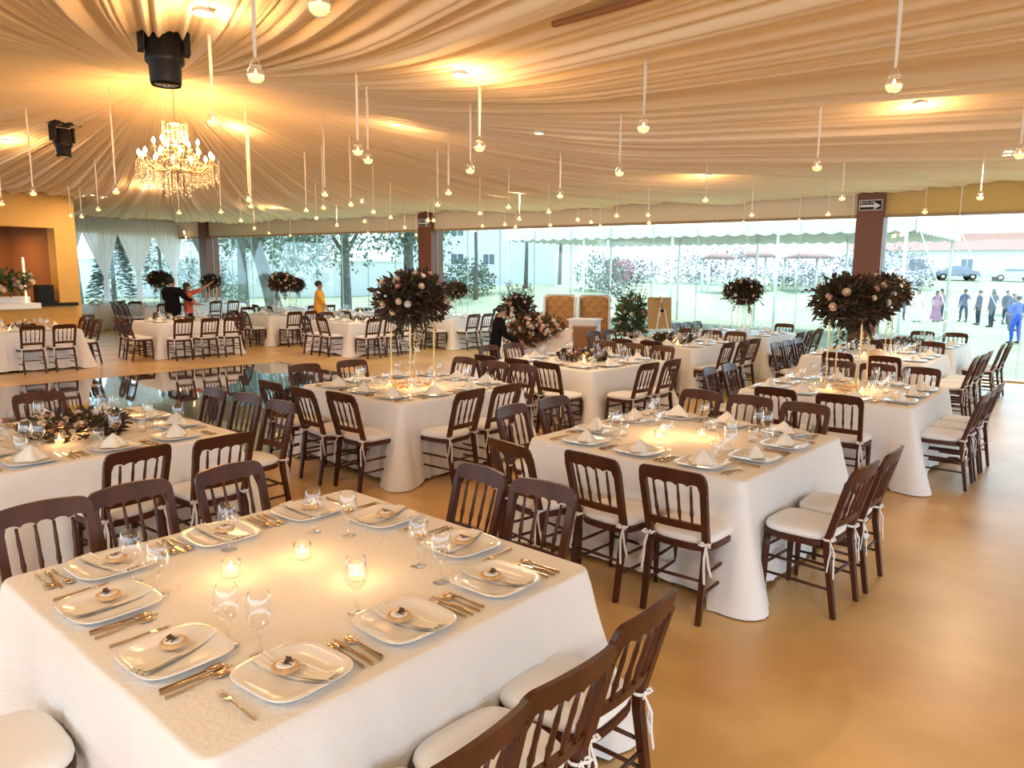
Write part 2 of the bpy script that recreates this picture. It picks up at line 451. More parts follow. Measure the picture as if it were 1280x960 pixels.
# ------------------------------------------------------------------ flowers
def leaves(b, n, c, rad, L, W, rnd, shell=.55, droop=0.0, up=0.0):
    for _ in range(n):
        d = Vector((rnd.gauss(0, 1), rnd.gauss(0, 1), rnd.gauss(0, 1))).normalized()
        k = shell+(1-shell)*rnd.random()
        p = Vector((c[0]+d.x*rad[0]*k, c[1]+d.y*rad[1]*k, c[2]+d.z*rad[2]*k))
        dd = (d+Vector((rnd.gauss(0, .5), rnd.gauss(0, .5), rnd.gauss(0, .5)-droop+up))).normalized()
        b.leaf(p, dd, Vector((rnd.gauss(0, 1), rnd.gauss(0, 1), rnd.gauss(0, 1))), L*(.6+.8*rnd.random()), W*(.6+.8*rnd.random()))
def sprig(b, p0, d, L, n, ll, rnd, droop=.4):
    p = Vector(p0); d = Vector(d).normalized(); pts = [p.copy()]
    for i in range(n):
        d = (d+Vector((rnd.gauss(0, .08), rnd.gauss(0, .08), -droop/n+rnd.gauss(0, .05)))).normalized()
        p = p+d*(L/n); pts.append(p.copy())
        for q in (-1, 1):
            sd = d.cross(Vector((0, 0, 1))); sd = sd.normalized() if sd.length > .01 else Vector((1, 0, 0))
            b.leaf(p, d*.6+sd*q+Vector((0, 0, rnd.gauss(0, .3))), Vector((rnd.gauss(0, .4), rnd.gauss(0, .4), 1)), ll, ll*.45)
    b.sweep(pts, .003, 4)
def rose(b):
    b.ball((0, 0, .012), (.018, .018, .02), 8, 6)
    for ring, (n, r, z, s_) in enumerate([(3, .014, .018, .020), (5, .022, .012, .026), (6, .032, .004, .030)]):
        for k in range(n):
            a = 2*PI*k/n+ring*.5; ca, sa = math.cos(a), math.sin(a)
            P0 = Vector((ca*r*.5, sa*r*.5, z-.016)); out = Vector((ca, sa, 0)); sd = Vector((-sa, ca, 0))
            top = P0+out*s_*.8+Vector((0, 0, s_*1.0))
            b.add([P0-sd*s_*.35, P0+sd*s_*.35, P0+out*s_*.6+sd*s_*.75+Vector((0, 0, s_*.55)), top, P0+out*s_*.6-sd*s_*.75+Vector((0, 0, s_*.55))], [(0, 1, 2, 3, 4)], True)
ROSES = [mesh_of(rose, 'blossom_cream', 'petal_cream'), mesh_of(rose, 'blossom_white', 'petal_white'), mesh_of(rose, 'blossom_pink', 'petal_pink')]
def blossoms(par, spots, sc=1.2, rnd=random):
    for i, (p, d) in enumerate(spots):
        o = obj('blossom', ROSES[rnd.choice((0, 0, 1, 2))], par, p)
        o.rotation_euler = Vector(d).to_track_quat('Z', 'Y').to_euler(); k = sc*(.75+.5*rnd.random()); o.scale = (k, k, k)
def foliage_ball(seed, n, rad, L, W, hang, name, nsp=16):
    rnd = random.Random(seed); b = MB()
    leaves(b, n, (0, 0, 0), rad, L, W, rnd, .35)
    leaves(b, n//3, (-rad[0]*.35, 0, rad[2]*.1), (rad[0]*.7, rad[1]*.7, rad[2]*.9), L, W, rnd, .3)
    for _ in range(nsp):
        a = rnd.random()*2*PI; z = rnd.uniform(-.6, .7)
        d = Vector((math.cos(a), math.sin(a), z))
        sprig(b, (d.x*rad[0]*.7, d.y*rad[1]*.7, d.z*rad[2]*.7), d, rnd.uniform(.14, .24), 6, L*.8, rnd)
    for k in range(hang):
        a = rnd.random()*2*PI
        sprig(b, (math.cos(a)*.1, math.sin(a)*.1, -rad[2]*.6), (math.cos(a)*.3, math.sin(a)*.3, -1), rnd.uniform(.2, .36), 9, L*.8, rnd, .2)
    return b.mesh(name, 'leaf_dark')
FOL = [foliage_ball(s, 1300, (.36, .36, .25), .085, .042, 6, 'bouquet_foliage') for s in (3, 8)]
def bouquet_on_stand(loc, label, seed, sc=1, rz=0, group=None, nblo=26, cat='flower arrangement'):
    rnd = random.Random(seed); e = empty('tall_bouquet', loc, rz, sc); tag(e, label, cat, group)
    W = .15
    for sx in (-1, 1):
        for sy in (-1, 1):
            obj('rod', ROD, e, (sx*W, sy*W, 0))
    obj('base_frame', BFRAME, e, (0, 0, .002)); obj('top_frame', BFRAME, e, (0, 0, .70))
    f = obj('foliage', FOL[seed % 2], e, (0, 0, .86), rnd.random()*6)
    spots = []
    for k in range(nblo):
        a = rnd.random()*2*PI; z = rnd.uniform(-.45, .95); q = math.sqrt(max(0, 1-z*z))
        d = (math.cos(a)*q, math.sin(a)*q, z); spots.append(((d[0]*.37, d[1]*.37, d[2]*.28), d))
    blossoms(f, spots, .85, rnd)
    return e
ROD = mesh_of(lambda b: b.sweep([(0, 0, 0), (0, 0, .72)], 1, rect=(.006, .006)), 'gold_rod', 'gold')
def bframe(b):
    for s_ in (-1, 1):
        b.box((0, s_*.15, .006), (.31, .012, .012)); b.box((s_*.15, 0, .006), (.012, .29, .012))
BFRAME = mesh_of(bframe, 'gold_frame', 'gold')
def wreath_mesh(seed):
    rnd = random.Random(seed); b = MB()
    for k in range(420):
        a = rnd.random()*2*PI; q = rnd.random()*2*PI
        p = Vector((math.cos(a)*(.21+.06*math.cos(q)), math.sin(a)*(.21+.06*math.cos(q)), .05+.05*math.sin(q)))
        d = Vector((math.cos(a+rnd.gauss(0, .8)), math.sin(a+rnd.gauss(0, .8)), rnd.uniform(-.1, .9)))
        b.leaf(p, d, Vector((rnd.gauss(0, 1), rnd.gauss(0, 1), 1)), rnd.uniform(.05, .10), rnd.uniform(.02, .04))
    return b.mesh('wreath_foliage', 'leaf_dark')
WREATH = wreath_mesh(4)
def wreath(loc, label, seed, sc=1, group='low dark wreaths with roses on the tables'):
    rnd = random.Random(seed); e = empty('flower_wreath', loc, rnd.random()*6, sc); tag(e, label, 'wreath', group)
    f = obj('foliage', WREATH, e)
    sp = []
    for k in range(9):
        a = 2*PI*k/9+rnd.random()*.4; sp.append(((math.cos(a)*.21, math.sin(a)*.21, .10), (math.cos(a)*.5, math.sin(a)*.5, 1)))
    blossoms(f, sp, 1.0, rnd); return e

# ------------------------------------------------------------------ lay out of the tables
TAB = {  # x, y, angle, description for labels
 'T1': (-.85, 2.88, 49, 'foreground table'), 'T2': (1.32, 5.45, 48, 'three-candle table'),
 'T3': (-1.07, 7.9, 47, 'left tall-bouquet table'), 'T4': (3.6, 7.9, 50, 'right tall-bouquet table'),
 'T5': (.98, 10.3, 46, 'mid-hall wreath table'), 'T6': (2.85, 13.08, 48, 'wreath table before easel'),
 'T7': (-3.25, 5.39, 50, 'left wreath table'), 'T8': (5.55, 11.25, 50, 'farther right bouquet table'),
 'T9': (7.04, 13.14, 50, 'right glass-wall table'), 'T10': (4.7, 15.22, 50, 'marquee-window bouquet table'),
 'T11': (-9.8, 14.78, 46, 'yellow-bar table'), 'T12': (-7.75, 17.45, 46, 'table beyond dance floor'),
 'T13': (-6.32, 20.43, 46, 'left-window bouquet table'), 'T14': (-3.72, 18.11, 46, 'table before yellow-shirted person'),
 'T15': (-1.52, 19.9, 46, 'middle-pillar table'), 'T16': (-13.3, 25.0, 46, 'sheer-curtain table'),
 'T17': (-11.4, 24.1, 46, 'far left bouquet table'), 'T18': (-6.9, 23.6, 46, 'far leaning-tree table'),
 'T19': (-10.6, 26.2, 46, 'far left-pillar table'), 'T20': (-4.4, 21.9, 46, 'far table behind yellow-shirted person')}
# chairs: per side, list of (distance along the side, seat centre to the table edge, turn in degrees)
CH = {
 'T1': {'R': [(-.45, .25, 3), (-.03, .24, -3), (.42, .20, 2)], 'L': [(-.56, .13, -3), (-.14, .14, 2), (.39, .12, 4)], 'B': [(-.24, .14, 3), (.24, .13, -6)], 'F': [(.08, .25, 0)]},
 'T2': {'F': [(-.61, .17, 4), (-.12, .22, -2), (.42, .33, -8)], 'L': [(-.50, .15, 5), (.02, .15, 0)], 'B': [(-.40, .13, 0), (.08, .15, 3), (.58, .12, -3)], 'R': [(-.46, .25, -3), (.03, .26, 2)]},
 'T3': {'F': [(-.58, .17, 3), (-.14, .27, -2), (.46, .27, 2)], 'R': [(-.42, .15, 6), (.10, .15, 2)], 'L': [(-.50, .19, 0), (.10, .15, -4)], 'B': [(-.45, .14, 3), (.03, .15, 0), (.58, .16, 0)]},
 'T4': {'F': [(-.33, .23, 2), (.24, .22, -2)], 'L': [(-.42, .21, 6), (.06, .19, 2)], 'R': [(-.36, .17, 0), (.08, .17, 2), (.52, .18, -2)], 'B': [(-.47, .14, 0), (0, .15, 2), (.47, .15, -2)]},
 'T5': {'F': [(-.59, .28, 0), (-.09, .28, 2), (.44, .30, 0)], 'L': [(-.55, .15, 2), (-.05, .15, 0)], 'R': [(-.56, .33, 0), (-.06, .33, 3)], 'B': [(-.48, .14, 0), (.05, .14, 0), (.58, .15, 0)]},
 'T6': {'F': [(-.44, .30, 0), (.10, .32, 0)], 'L': [(-.60, .15, 0), (-.10, .15, 0)], 'R': [(-.72, .25, 0), (-.24, .27, 4), (.26, .24, -3)], 'B': [(-.55, .16, 0), (-.07, .16, 0), (.42, .16, 0)]},
 'T7': {'R': [(-.15, .22, 4), (.42, .27, -3)], 'B': [(-.61, .19, 0), (-.09, .21, 3), (.42, .17, -2)], 'L': [(.18, .15, 0)]},
 'T8': {'F': [(-.48, .34, 0), (.12, .34, 0)], 'L': [(-.62, .15, 0), (-.14, .15, 0), (.35, .15, 0)], 'R': [(-.62, .24, 3), (-.12, .27, -2), (.38, .27, 0)], 'B': [(-.5, .14, 0), (.10, .15, 0)]},
 'T9': {'B': [(-.52, .15, 0), (.03, .15, 0)], 'R': [(-.59, .33, 3), (-.10, .38, -2)], 'F': [(.3, .2, 0)]},
 'T10': {'L': [(-.30, .15, 0), (.20, .15, 0), (.66, .15, 0)], 'B': [(-.42, .15, 0)], 'R': [(-.70, .3, 0), (-.2, .3, 4), (.35, .3, -3)]},
 'T11': {'R': [(-.13, .17, 0), (.39, .16, 3)], 'B': [(-.24, .17, 3), (.25, .18, -3), (.72, .16, 0)]},
 'T12': {'F': [(-.62, .36, 3), (-.08, .34, -4)], 'R': [(-.62, .38, 0), (-.05, .38, 3), (.50, .38, -3)], 'B': [(-.3, .15, 0), (.3, .15, 0)], 'L': [(0, .15, 0)]},
 'T13': {'F': [(-.66, .30, 0), (-.18, .32, 3)], 'R': [(-.5, .36, 0), (.05, .27, 0)], 'L': [(-.35, .2, 0), (.2, .2, 0)]},
 'T14': {'F': [(-.38, .18, 3), (.27, .2, -3)], 'L': [(-.1, .2, 0), (.42, .2, 0)], 'R': [(-.64, .32, 3), (-.12, .32, 0), (.42, .2, 0)]},
 'T15': {'F': [(-.56, .3, 0), (-.06, .3, 0)], 'R': [(-.56, .17, 0), (-.08, .17, 3), (.40, .17, 0)]},
 'T16': {'F': [(-.2, .2, 0)], 'R': [(.1, .2, 0)]},
 'T17': {'F': [(-.72, .2, 0), (-.25, .2, 0), (.25, .21, 0)], 'R': [(-.42, .2, 0), (.12, .2, 0)]},
 'T18': {'F': [(.0, .2, 0)], 'R': [(-.2, .3, 0), (.35, .28, 0)]},
 'T19': {'R': [(-.5, .3, 0), (.1, .3, 0)]},
 'T20': {'R': [(-.35, .2, 0), (.15, .2, 0)]}}
NSET = {'T1': (2, 3, 2, 3), 'T2': (3, 2, 3, 2), 'T3': (3, 2, 3, 2), 'T4': (2, 3, 2, 3), 'T5': (3, 2, 3, 2), 'T6': (2, 3, 2, 3), 'T7': (2, 3, 2, 3),
        'T8': (2, 3, 2, 3), 'T9': (2, 3, 2, 3), 'T10': (2, 3, 2, 3)}   # F R B L
SIDE = {'F': 'front-left', 'R': 'front-right', 'B': 'rear-right', 'L': 'rear-left'}
def axes(t):
    x, y, a, _ = TAB[t]; u = Vector((math.cos(R(a)), math.sin(R(a)), 0)); v = Vector((-u.y, u.x, 0)); c = Vector((x, y, 0))
    return c, u, v
def on_table(t, a, b, z=.766):
    c, u, v = axes(t); p = c+u*a+v*b; p.z = z; return p
def side_vectors(t, s):
    c, u, v = axes(t)
    return {'F': (-u, v), 'B': (u, v), 'R': (-v, u), 'L': (v, u)}[s]
def ordn(i, n):
    if n == 1: return 'single'
    if n == 2: return ('nearer', 'farther')[i]
    return ('nearest', 'middle', 'farthest')[i]
def ordm(i, n): return ordn(i, n)
rc = random.Random(11)
for ti, (t, (x, y, ang, desc)) in enumerate(TAB.items()):
    thing('banquet_table', TABLE, (x, y, 0), R(ang), 'square folding table under the cloth of the '+desc, 'table', 'square banquet tables')
    single('tablecloth', CLOTHS[ti % 3], (x, y, 0), R(ang)+(ti % 4)*PI/2, 'off-white crinkled tablecloth draped over the '+desc, 'tablecloth', 'white tablecloths')
    for s, L in CH[t].items():
        n, w = side_vectors(t, s)
        for i, (al, o, tw) in enumerate(L):
            c, u, v = axes(t)
            p = c+n*(H2+o)+w*al; f = -n
            rz = math.atan2(f.y, f.x)-PI/2+R(tw)
            if t == 'T1' and s == 'F': lab = 'wooden chair with white cushion cut off at the bottom left corner'
            else: lab = 'wooden spindle-back chair, %s on %s side of %s' % (ordm(i, len(L)), SIDE[s], desc)
            thing('dining_chair', CHAIR, (p.x, p.y, 0), rz, lab, 'chair', 'dark wooden spindle-back chairs with white cushions')
    ns = NSET.get(t, (2, 2, 2, 2)); near = t in ('T1', 'T2', 'T3', 'T4', 'T5', 'T7')
    far = t in ('T11', 'T12', 'T13', 'T14', 'T15', 'T16', 'T17', 'T18', 'T19', 'T20')
    for s, k in zip('FRBL', ns):
        n, w = side_vectors(t, s)
        tt = {2: (-.26, .26), 3: (-.48, 0, .46)}[k]
        for i, al in enumerate(tt):
            c, u, v = axes(t)
            al += rc.uniform(-.02, .02)
            rz = math.atan2(-n.y, -n.x)-PI/2
            where = '%s on %s side of %s' % (ordm(i, k), SIDE[s], desc)
            rgt = Vector((n.y, -n.x, 0))*-1   # right hand of somebody facing the table
            f = -n; rgt = Vector((f.y, -f.x, 0))
            def P(a_, d_, z): q = c+n*(H2-d_)+w*al+rgt*a_; q.z = z; return q
            p = P(0, .195, .766)
            single('plate', PLATE, p, rz+rc.uniform(-.08, .08), 'white square plate, '+where, 'plate', 'white square plates')
            if t == 'T1':
                q = P(.01, .19, .772)
                single('napkin', NAPSTRIP, q, rz+PI/2+R(15)*rc.uniform(.4, 1.4), 'folded cream napkin across the plate, '+where, 'napkin', 'folded strip napkins on the foreground table')
                thing('wrapped_biscuit', FAVOR, P(-.02, .20, .795), rz+rc.uniform(-.5, .5), 'round biscuit with small dark bow, '+where, 'biscuit', 'biscuits on the foreground plates')
            else:
                single('napkin', NAPCONE, P(.0, .19, .772), rz+rc.uniform(-.5, .5), 'peaked cream napkin on plate, '+where, 'napkin', 'peaked cream napkins', rc.uniform(.85, 1.1))
            if near:
                for nm, me, a_, d_ in (('knife', KNIFE, .207, .17), ('spoon', SPOON, .24, .16), ('fork', FORK, -.20, .17)):
                    a_ -= .015 if k == 2 and a_ > 0 else 0
                    single(nm, me, P(a_, d_, .7665), rz+rc.uniform(-.06, .06), nm+' beside the plate '+where, nm, nm+'s on the tables')
                if t != 'T1':
                    single('fork', FORK, P(-.225, .165, .7665), rz+rc.uniform(-.1, .1), 'outer fork beside the plate '+where, 'fork', 'forks on the tables')
                else:
                    single('spoon', SPOON, P(.175, .165, .7665), rz+rc.uniform(-.05, .05), 'inner spoon beside the plate '+where, 'spoon', 'spoons on the tables')
            if t != 'T1':
                g = GOBLET if t in ('T2', 'T7', 'T3') else GOBLET_LO
                single('wine_glass', g, P(.10+rc.uniform(-.02, .02), .40+rc.uniform(-.03, .03), .766), 0, 'stemmed wine glass above the plate '+where, 'wine glass', 'wine glasses on the tables')
                single('water_glass', TUMBLER if near else GOBLET_LO, P(.0+rc.uniform(-.02, .02), .44+rc.uniform(-.03, .03), .766), 0, 'second glass above the plate '+where, 'glass', 'second glasses on the tables', 1 if near else .85)
for i, (a, b) in enumerate([(.31, .38), (-.07, .47), (-.50, .42), (-.48, .23), (-.50, -.33), (-.46, -.46), (.39, .22), (.37, -.29), (.32, -.48), (-.07, -.45)]):
    names = ['behind the far corner plate', 'at the middle of the rear-left side', 'left of two by the left corner', 'right of two by the left corner', 'left of two behind the nearest plates',
             'right of two behind the nearest plates', 'left of the far corner plates', 'left of two on the right', 'right of two on the right', 'with a candle glowing through it']
    single('wine_glass', GOBLET, on_table('T1', a, b), 0, 'stemmed wine glass on foreground table, '+names[i], 'wine glass', 'wine glasses on the tables')
# centre pieces
def votive(t, a, b, where, light=0):
    p = on_table(t, a, b)
    thing('votive_candle', VOTIVE, p, 0, 'lit votive candle in glass, '+where, 'candle', 'votive candles on the tables')
    if light:
        l = bpy.data.lights.new('candle_light', 'POINT'); l.energy = light; l.color = (1, .50, .18); l.shadow_soft_size = .03
        o = bpy.data.objects.new('candle_light', l); C.objects.link(o); o.location = p+Vector((0, 0, .085))
for i, (a, b) in enumerate([(.09, .14), (-.21, .19), (.11, -.21)]):
    votive('T1', a, b, ('farthest', 'leftmost', 'rightmost')[i]+' of three on the foreground table', 1.1)
for i, (a, b) in enumerate([(-.20, .12), (.08, -.08), (.02, .22)]):
    votive('T2', a, b, ('leftmost', 'rightmost', 'middle')[i]+' of three on the three-candle table', 1.6)
for t, sd in (('T5', 3), ('T6', 5), ('T7', 7)):
    wreath(on_table(t, 0, 0), 'dark wreath with pale roses on the '+TAB[t][3], sd, 1.15)
    votive(t, -.24 if t != 'T7' else -.18, -.22, 'in front of wreath on '+TAB[t][3], 1.6)
    votive(t, .05, .0, 'inside wreath on '+TAB[t][3], 0)
for t, sd, sc in (('T3', 1, 1.08), ('T4', 2, 1.08), ('T8', 3, 1.08), ('T10', 4, .98), ('T13', 5, 1.0), ('T17', 6, 1.0)):
    bouquet_on_stand(on_table(t, 0, 0), 'dark rose bouquet on tall gold stand on the '+TAB[t][3], sd, sc, R(TAB[t][2]), 'tall bouquets on gold stands')
for t, sd, sc in (('T15', 7, .82), ('T18', 8, .85), ('T19', 9, .9)):
    bouquet_on_stand(on_table(t, 0, 0), 'small round bouquet on thin stand on the '+TAB[t][3], sd, sc, R(TAB[t][2]), 'small bouquets on thin stands', 14)
k = 0
for t in ('T3', 'T4', 'T8'):
    for (a, b, w) in ((-.24, .10, 'left of'), (.06, -.26, 'right of'), (-.2, -.22, 'in front of')):
        votive(t, a, b, w+' the gold stand on '+TAB[t][3], 1.3)
def gbox(b):
    s = .05
    for sx in (-1, 1):
        for sy in (-1, 1): b.box((sx*s, sy*s, .045), (.005, .005, .09))
        for z in (.0025, .0875): b.box((sx*s, 0, z), (.005, .1, .005)); b.box((0, sx*s, z), (.1, .005, .005))
GBOX = mesh_of(gbox, 'gold_cage', 'gold')
for t in ('T3', 'T4', 'T8'):
    single('candle_cage', GBOX, on_table(t, .0, .0), .3, 'small open gold cage inside the bouquet stand on the '+TAB[t][3], 'candle holder', 'gold candle cages')
    single('candle_cage', GBOX, on_table(t, -.27, -.05), 1.0, 'small open gold cage beside the bouquet stand on the '+TAB[t][3], 'candle holder', 'gold candle cages')
for t in ('T9', 'T11', 'T12', 'T14', 'T16', 'T20'):
    wreath(on_table(t, 0, 0), 'small dark wreath on the '+TAB[t][3], int(t[1:])+20, .8)
    votive(t, -.25, -.2, 'on '+TAB[t][3], 1.2 if t in ('T11', 'T12') else 0)
# ------------------------------------------------------------------ the hall
WA = Vector((-11.2, 28.0, 0)); W = Vector((.821, -.571, 0)); N = Vector((.571, .821, 0)); WRZ = math.atan2(-.571, .821)
def wall(s, d=0, z=0): p = WA+W*s-N*d; p.z = z; return p          # s along the glass wall, d into the hall
def wbox(b, s0, s1, d0, d1, z0, z1): b.box(((s0+s1)/2, -(d0+d1)/2, (z0+z1)/2), (abs(s1-s0), abs(d1-d0), abs(z1-z0)))
def wstruct(name, fn, mats):   # mesh written in wall coordinates: x along the wall, y outwards
    return struct(name, mesh_of(fn, name, mats), (WA.x, WA.y, 0), WRZ)
# floor
m, nt, out = new_mat('polished amber floor')
b_ = nt.nodes.new('ShaderNodeBsdfPrincipled'); nt.links.new(b_.outputs[0], out.inputs[0])
tc = nt.nodes.new('ShaderNodeTexCoord')
n1 = nt.nodes.new('ShaderNodeTexNoise'); n1.inputs['Scale'].default_value = 1.3; n1.inputs['Detail'].default_value = 6; nt.links.new(tc.outputs['Object'], n1.inputs['Vector'])
r1 = nt.nodes.new('ShaderNodeValToRGB'); nt.links.new(n1.outputs[0], r1.inputs[0])
r1.color_ramp.elements[0].position = .3; r1.color_ramp.elements[0].color = (.62, .36, .115, 1)
r1.color_ramp.elements[1].position = .7; r1.color_ramp.elements[1].color = (.82, .56, .235, 1)
nt.links.new(r1.outputs[0], b_.inputs['Base Color'])
n2 = nt.nodes.new('ShaderNodeTexNoise'); n2.inputs['Scale'].default_value = 5; n2.inputs['Detail'].default_value = 3; nt.links.new(tc.outputs['Object'], n2.inputs['Vector'])
mr = nt.nodes.new('ShaderNodeMapRange'); mr.inputs['To Min'].default_value = .285; mr.inputs['To Max'].default_value = .36; nt.links.new(n2.outputs[0], mr.inputs[0]); nt.links.new(mr.outputs[0], b_.inputs['Roughness'])
b_.inputs['Specular IOR Level'].default_value = .9
M['floor'] = m
M['header'] = pbr('cream header paint', (.82, .66, .46), .8, bump=.1, bscale=20)
M['header_y'] = pbr('yellow wall paint', (.66, .44, .15), .8, bump=.1, bscale=20)
M['orange'] = pbr('orange wall paint', (.70, .40, .10), .75, bump=.1, bscale=20, var=.12, vscale=1)
M['recess'] = pbr('brown recess paint', (.30, .13, .045), .8)
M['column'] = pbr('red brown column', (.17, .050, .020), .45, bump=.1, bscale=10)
M['roof'] = pbr('roof boards', (.40, .26, .14), .9)
wstruct('floor', lambda b: wbox(b, -10, 42, -.55, 28, -.7, 0), 'floor')
wstruct('ceiling', lambda b: wbox(b, -10.5, 42, -.9, 21.5, 5.0, 5.2), 'roof')
wstruct('wall_front', lambda b: (wbox(b, -2.35, 22.6, -.12, .12, 3.15, 5.0)), 'header')
wstruct('wall_front_right', lambda b: (wbox(b, 22.6, 42, -.12, .12, 3.15, 5.0)), 'header_y')
wstruct('trim_1', lambda b: (wbox(b, -2.35, 42, -.09, .14, 3.10, 3.15), wbox(b, -2.35, 42, -.06, .06, 0, .03)), 'roof')
# pillars
for i, (s, w_) in enumerate(((-.22, .46), (10.72, .50), (22.42, .50))):
    o = wstruct('pillar', lambda b: wbox(b, s-w_/2, s+w_/2, -.26, .26, 0, 3.9), 'column')
# glazing between the pillars: frameless sheets with pale green edges
k = 0
for s0, s1, n in ((-2.35, -.45, 2), (.01, 10.47, 9), (10.97, 22.17, 10), (22.67, 27.5, 4), (29.0, 41, 8)):
    for i in range(n):
        a = s0+(s1-s0)*i/n; c_ = s0+(s1-s0)*(i+1)/n; k += 1
        o = struct('window_%d' % k, mesh_of(lambda b: (b.box((0, 0, 1.565), (c_-a-.03, .010, 3.06))), 'pane', 'pane'), wall((a+c_)/2, .0, 0)[:], WRZ)
        obj('glass_edge', mesh_of(lambda b: (b.box((-(c_-a)/2+.012, 0, 1.565), (.008, .014, 3.06)), b.box(((c_-a)/2-.012, 0, 1.565), (.008, .014, 3.06))), 'glass_edge', 'pane_edge'), o)
# end wall at the left with sheer swags
EC = wall(-2.35)
def ew(t, d=0, z=0): p = EC-N*t+W*d; p.z = z; return p       # t along the end wall, d into the hall
ERZ = math.atan2(-N.y, -N.x)
struct('wall_end', mesh_of(lambda b: b.box((3.6, 0, 4.1), (7.4, .24, 1.8)), 'wall_end', 'header'), EC[:], ERZ)
for i in range(5):
    k += 1
    struct('window_%d' % k, mesh_of(lambda b: b.box((.72+1.42*i, 0, 1.6), (1.38, .01, 3.16)), 'pane', 'pane'), EC[:], ERZ)
M['sheer'] = sheer('white sheer', (.97, .97, 1.0), .06)
def swag(t0, t1, tg, seed):
    def f(u, v):
        z = 3.7-3.5*v
        g = 1.75
        if z > g:
            k_ = min(1, (z-g)/(3.22-g)); k_ = k_**.9
        else: k_ = .0
        wmin = .07+.06*max(0, (g-z))
        hw = wmin+((t1-t0)/2-wmin)*k_; c0 = tg*(1-k_)+(t0+t1)/2*k_
        x = c0+(u*2-1)*hw
        y = .05*math.sin(u*46+seed)*(.35+.65*k_)+.02*math.sin(u*17+v*4)
        return (x, y, z)
    return mesh_of(lambda b: b.grid(f, 70, 30), 'sheer', 'sheer')
for i, (t0, t1, tg, w_) in enumerate(((-.05, 1.14, .30, 'nearest the left pillar'), (1.14, 2.45, 1.75, 'second from the left pillar'), (2.45, 3.65, 2.95, 'third from the left pillar'), (3.65, 5.0, 4.3, 'beside the yellow bar wall'))):
    single('sheer_curtain', swag(t0, t1, tg, i), (EC+W*.3)[:], ERZ, 'white sheer curtain gathered to a tail, '+w_, 'curtain', 'gathered white sheer curtains')
# bar wall with serving hatch
BC = Vector((-10.1, 17.4, 0))
def bw(t, d=0, z=0): p = BC-N*t+W*d; p.z = z; return p
def bwb(b, t0, t1, d0, d1, z0, z1): b.box(((t0+t1)/2, (d0+d1)/2, (z0+z1)/2), (abs(t1-t0), abs(d1-d0), abs(z1-z0)))
# in bar coordinates: x along -N, y along +W
def bstruct(name, fn, mats): return struct(name, mesh_of(fn, name, mats), BC[:], ERZ)
BR = math.atan2(-N.y, -N.x)
# local y axis of a frame with x=-N is (N.y,-N.x) = W
bstruct('wall_bar', lambda b: (bwb(b, 0, .46, -.35, 0, 0, 3.9), bwb(b, .46, 9, -.35, 0, 2.86, 3.9), bwb(b, .46, 9, -.35, 0, 0, 1.12)), 'orange')
bstruct('wall_bar_return', lambda b: bwb(b, -.0, .3, -9.5, -.35, 0, 3.9), 'orange')
bstruct('wall_recess', lambda b: (bwb(b, .4, 9, -2.6, -2.5, 0, 3.9), bwb(b, .30, .4, -2.6, -.35, 0, 3.9), bwb(b, .4, 9, -2.5, -.35, 2.95, 3.0)), 'recess')
o = single('counter', mesh_of(lambda b: (bwb(b, .12, 9, -.5, .14, 1.12, 1.19), bwb(b, .46, 9, -.9, -.5, 1.12, 1.16)), 'bar_counter', 'black'), BC[:], ERZ, 'black counter ledge of the serving hatch in the yellow wall', 'counter')
single('bar_cloth', mesh_of(lambda b: (bwb(b, .93, 5, -.35, .17, 1.19, 1.20), bwb(b, .93, 5, .15, .165, 1.08, 1.20), b.box((2.9, -.2, 1.27), (3.7, .3, .14))), 'bar_cloth', 'cloth'), BC[:], ERZ, 'white cloth laid over the left end of the bar counter', 'cloth')
def monitor(b): b.box((0, 0, .20), (.34, .22, .40)); b.box((0, .115, .20), (.30, .01, .34)); b.box((0, 0, .02), (.4, .3, .04))
single('bar_speaker', mesh_of(monitor, 'bar_speaker', 'black'), bw(.72, -.15, 1.19)[:], ERZ, 'squat black box standing on the bar counter', 'speaker')
single('light_tube', mesh_of(lambda b: b.sweep([(0, 0, 0), (0, 0, 1.0)], .022, 10), 'light_tube', pbr('lit tube', (.9, .75, .55), .4, emit=(1, .75, .45), es=1.2)), bw(1.13, -.05, 1.20)[:], 0, 'upright pale glowing tube on the bar counter', 'lamp')
# white flower box on the bar
rnd = random.Random(5)
def barfol(b):
    leaves(b, 500, (0, 0, .30), (.55, .22, .26), .11, .06, rnd, .2)
    for q in range(12):
        a = rnd.random()*2*PI; sprig(b, (math.cos(a)*.3, math.sin(a)*.15, .35), (math.cos(a), math.sin(a), .5), .3, 6, .08, rnd)
e = empty('bar_flowers', bw(1.5, .0, 1.34)[:], ERZ); tag(e, 'wide green and white flower arrangement on the bar counter', 'flower arrangement')
f = obj('foliage', mesh_of(barfol, 'bar_foliage', 'leaf_mid'), e)
blossoms(f, [((rnd.uniform(-.45, .45), rnd.uniform(.1, .22), rnd.uniform(.15, .5)), (rnd.uniform(-.3, .3), 1, .4)) for _ in range(10)], 1.5, rnd)

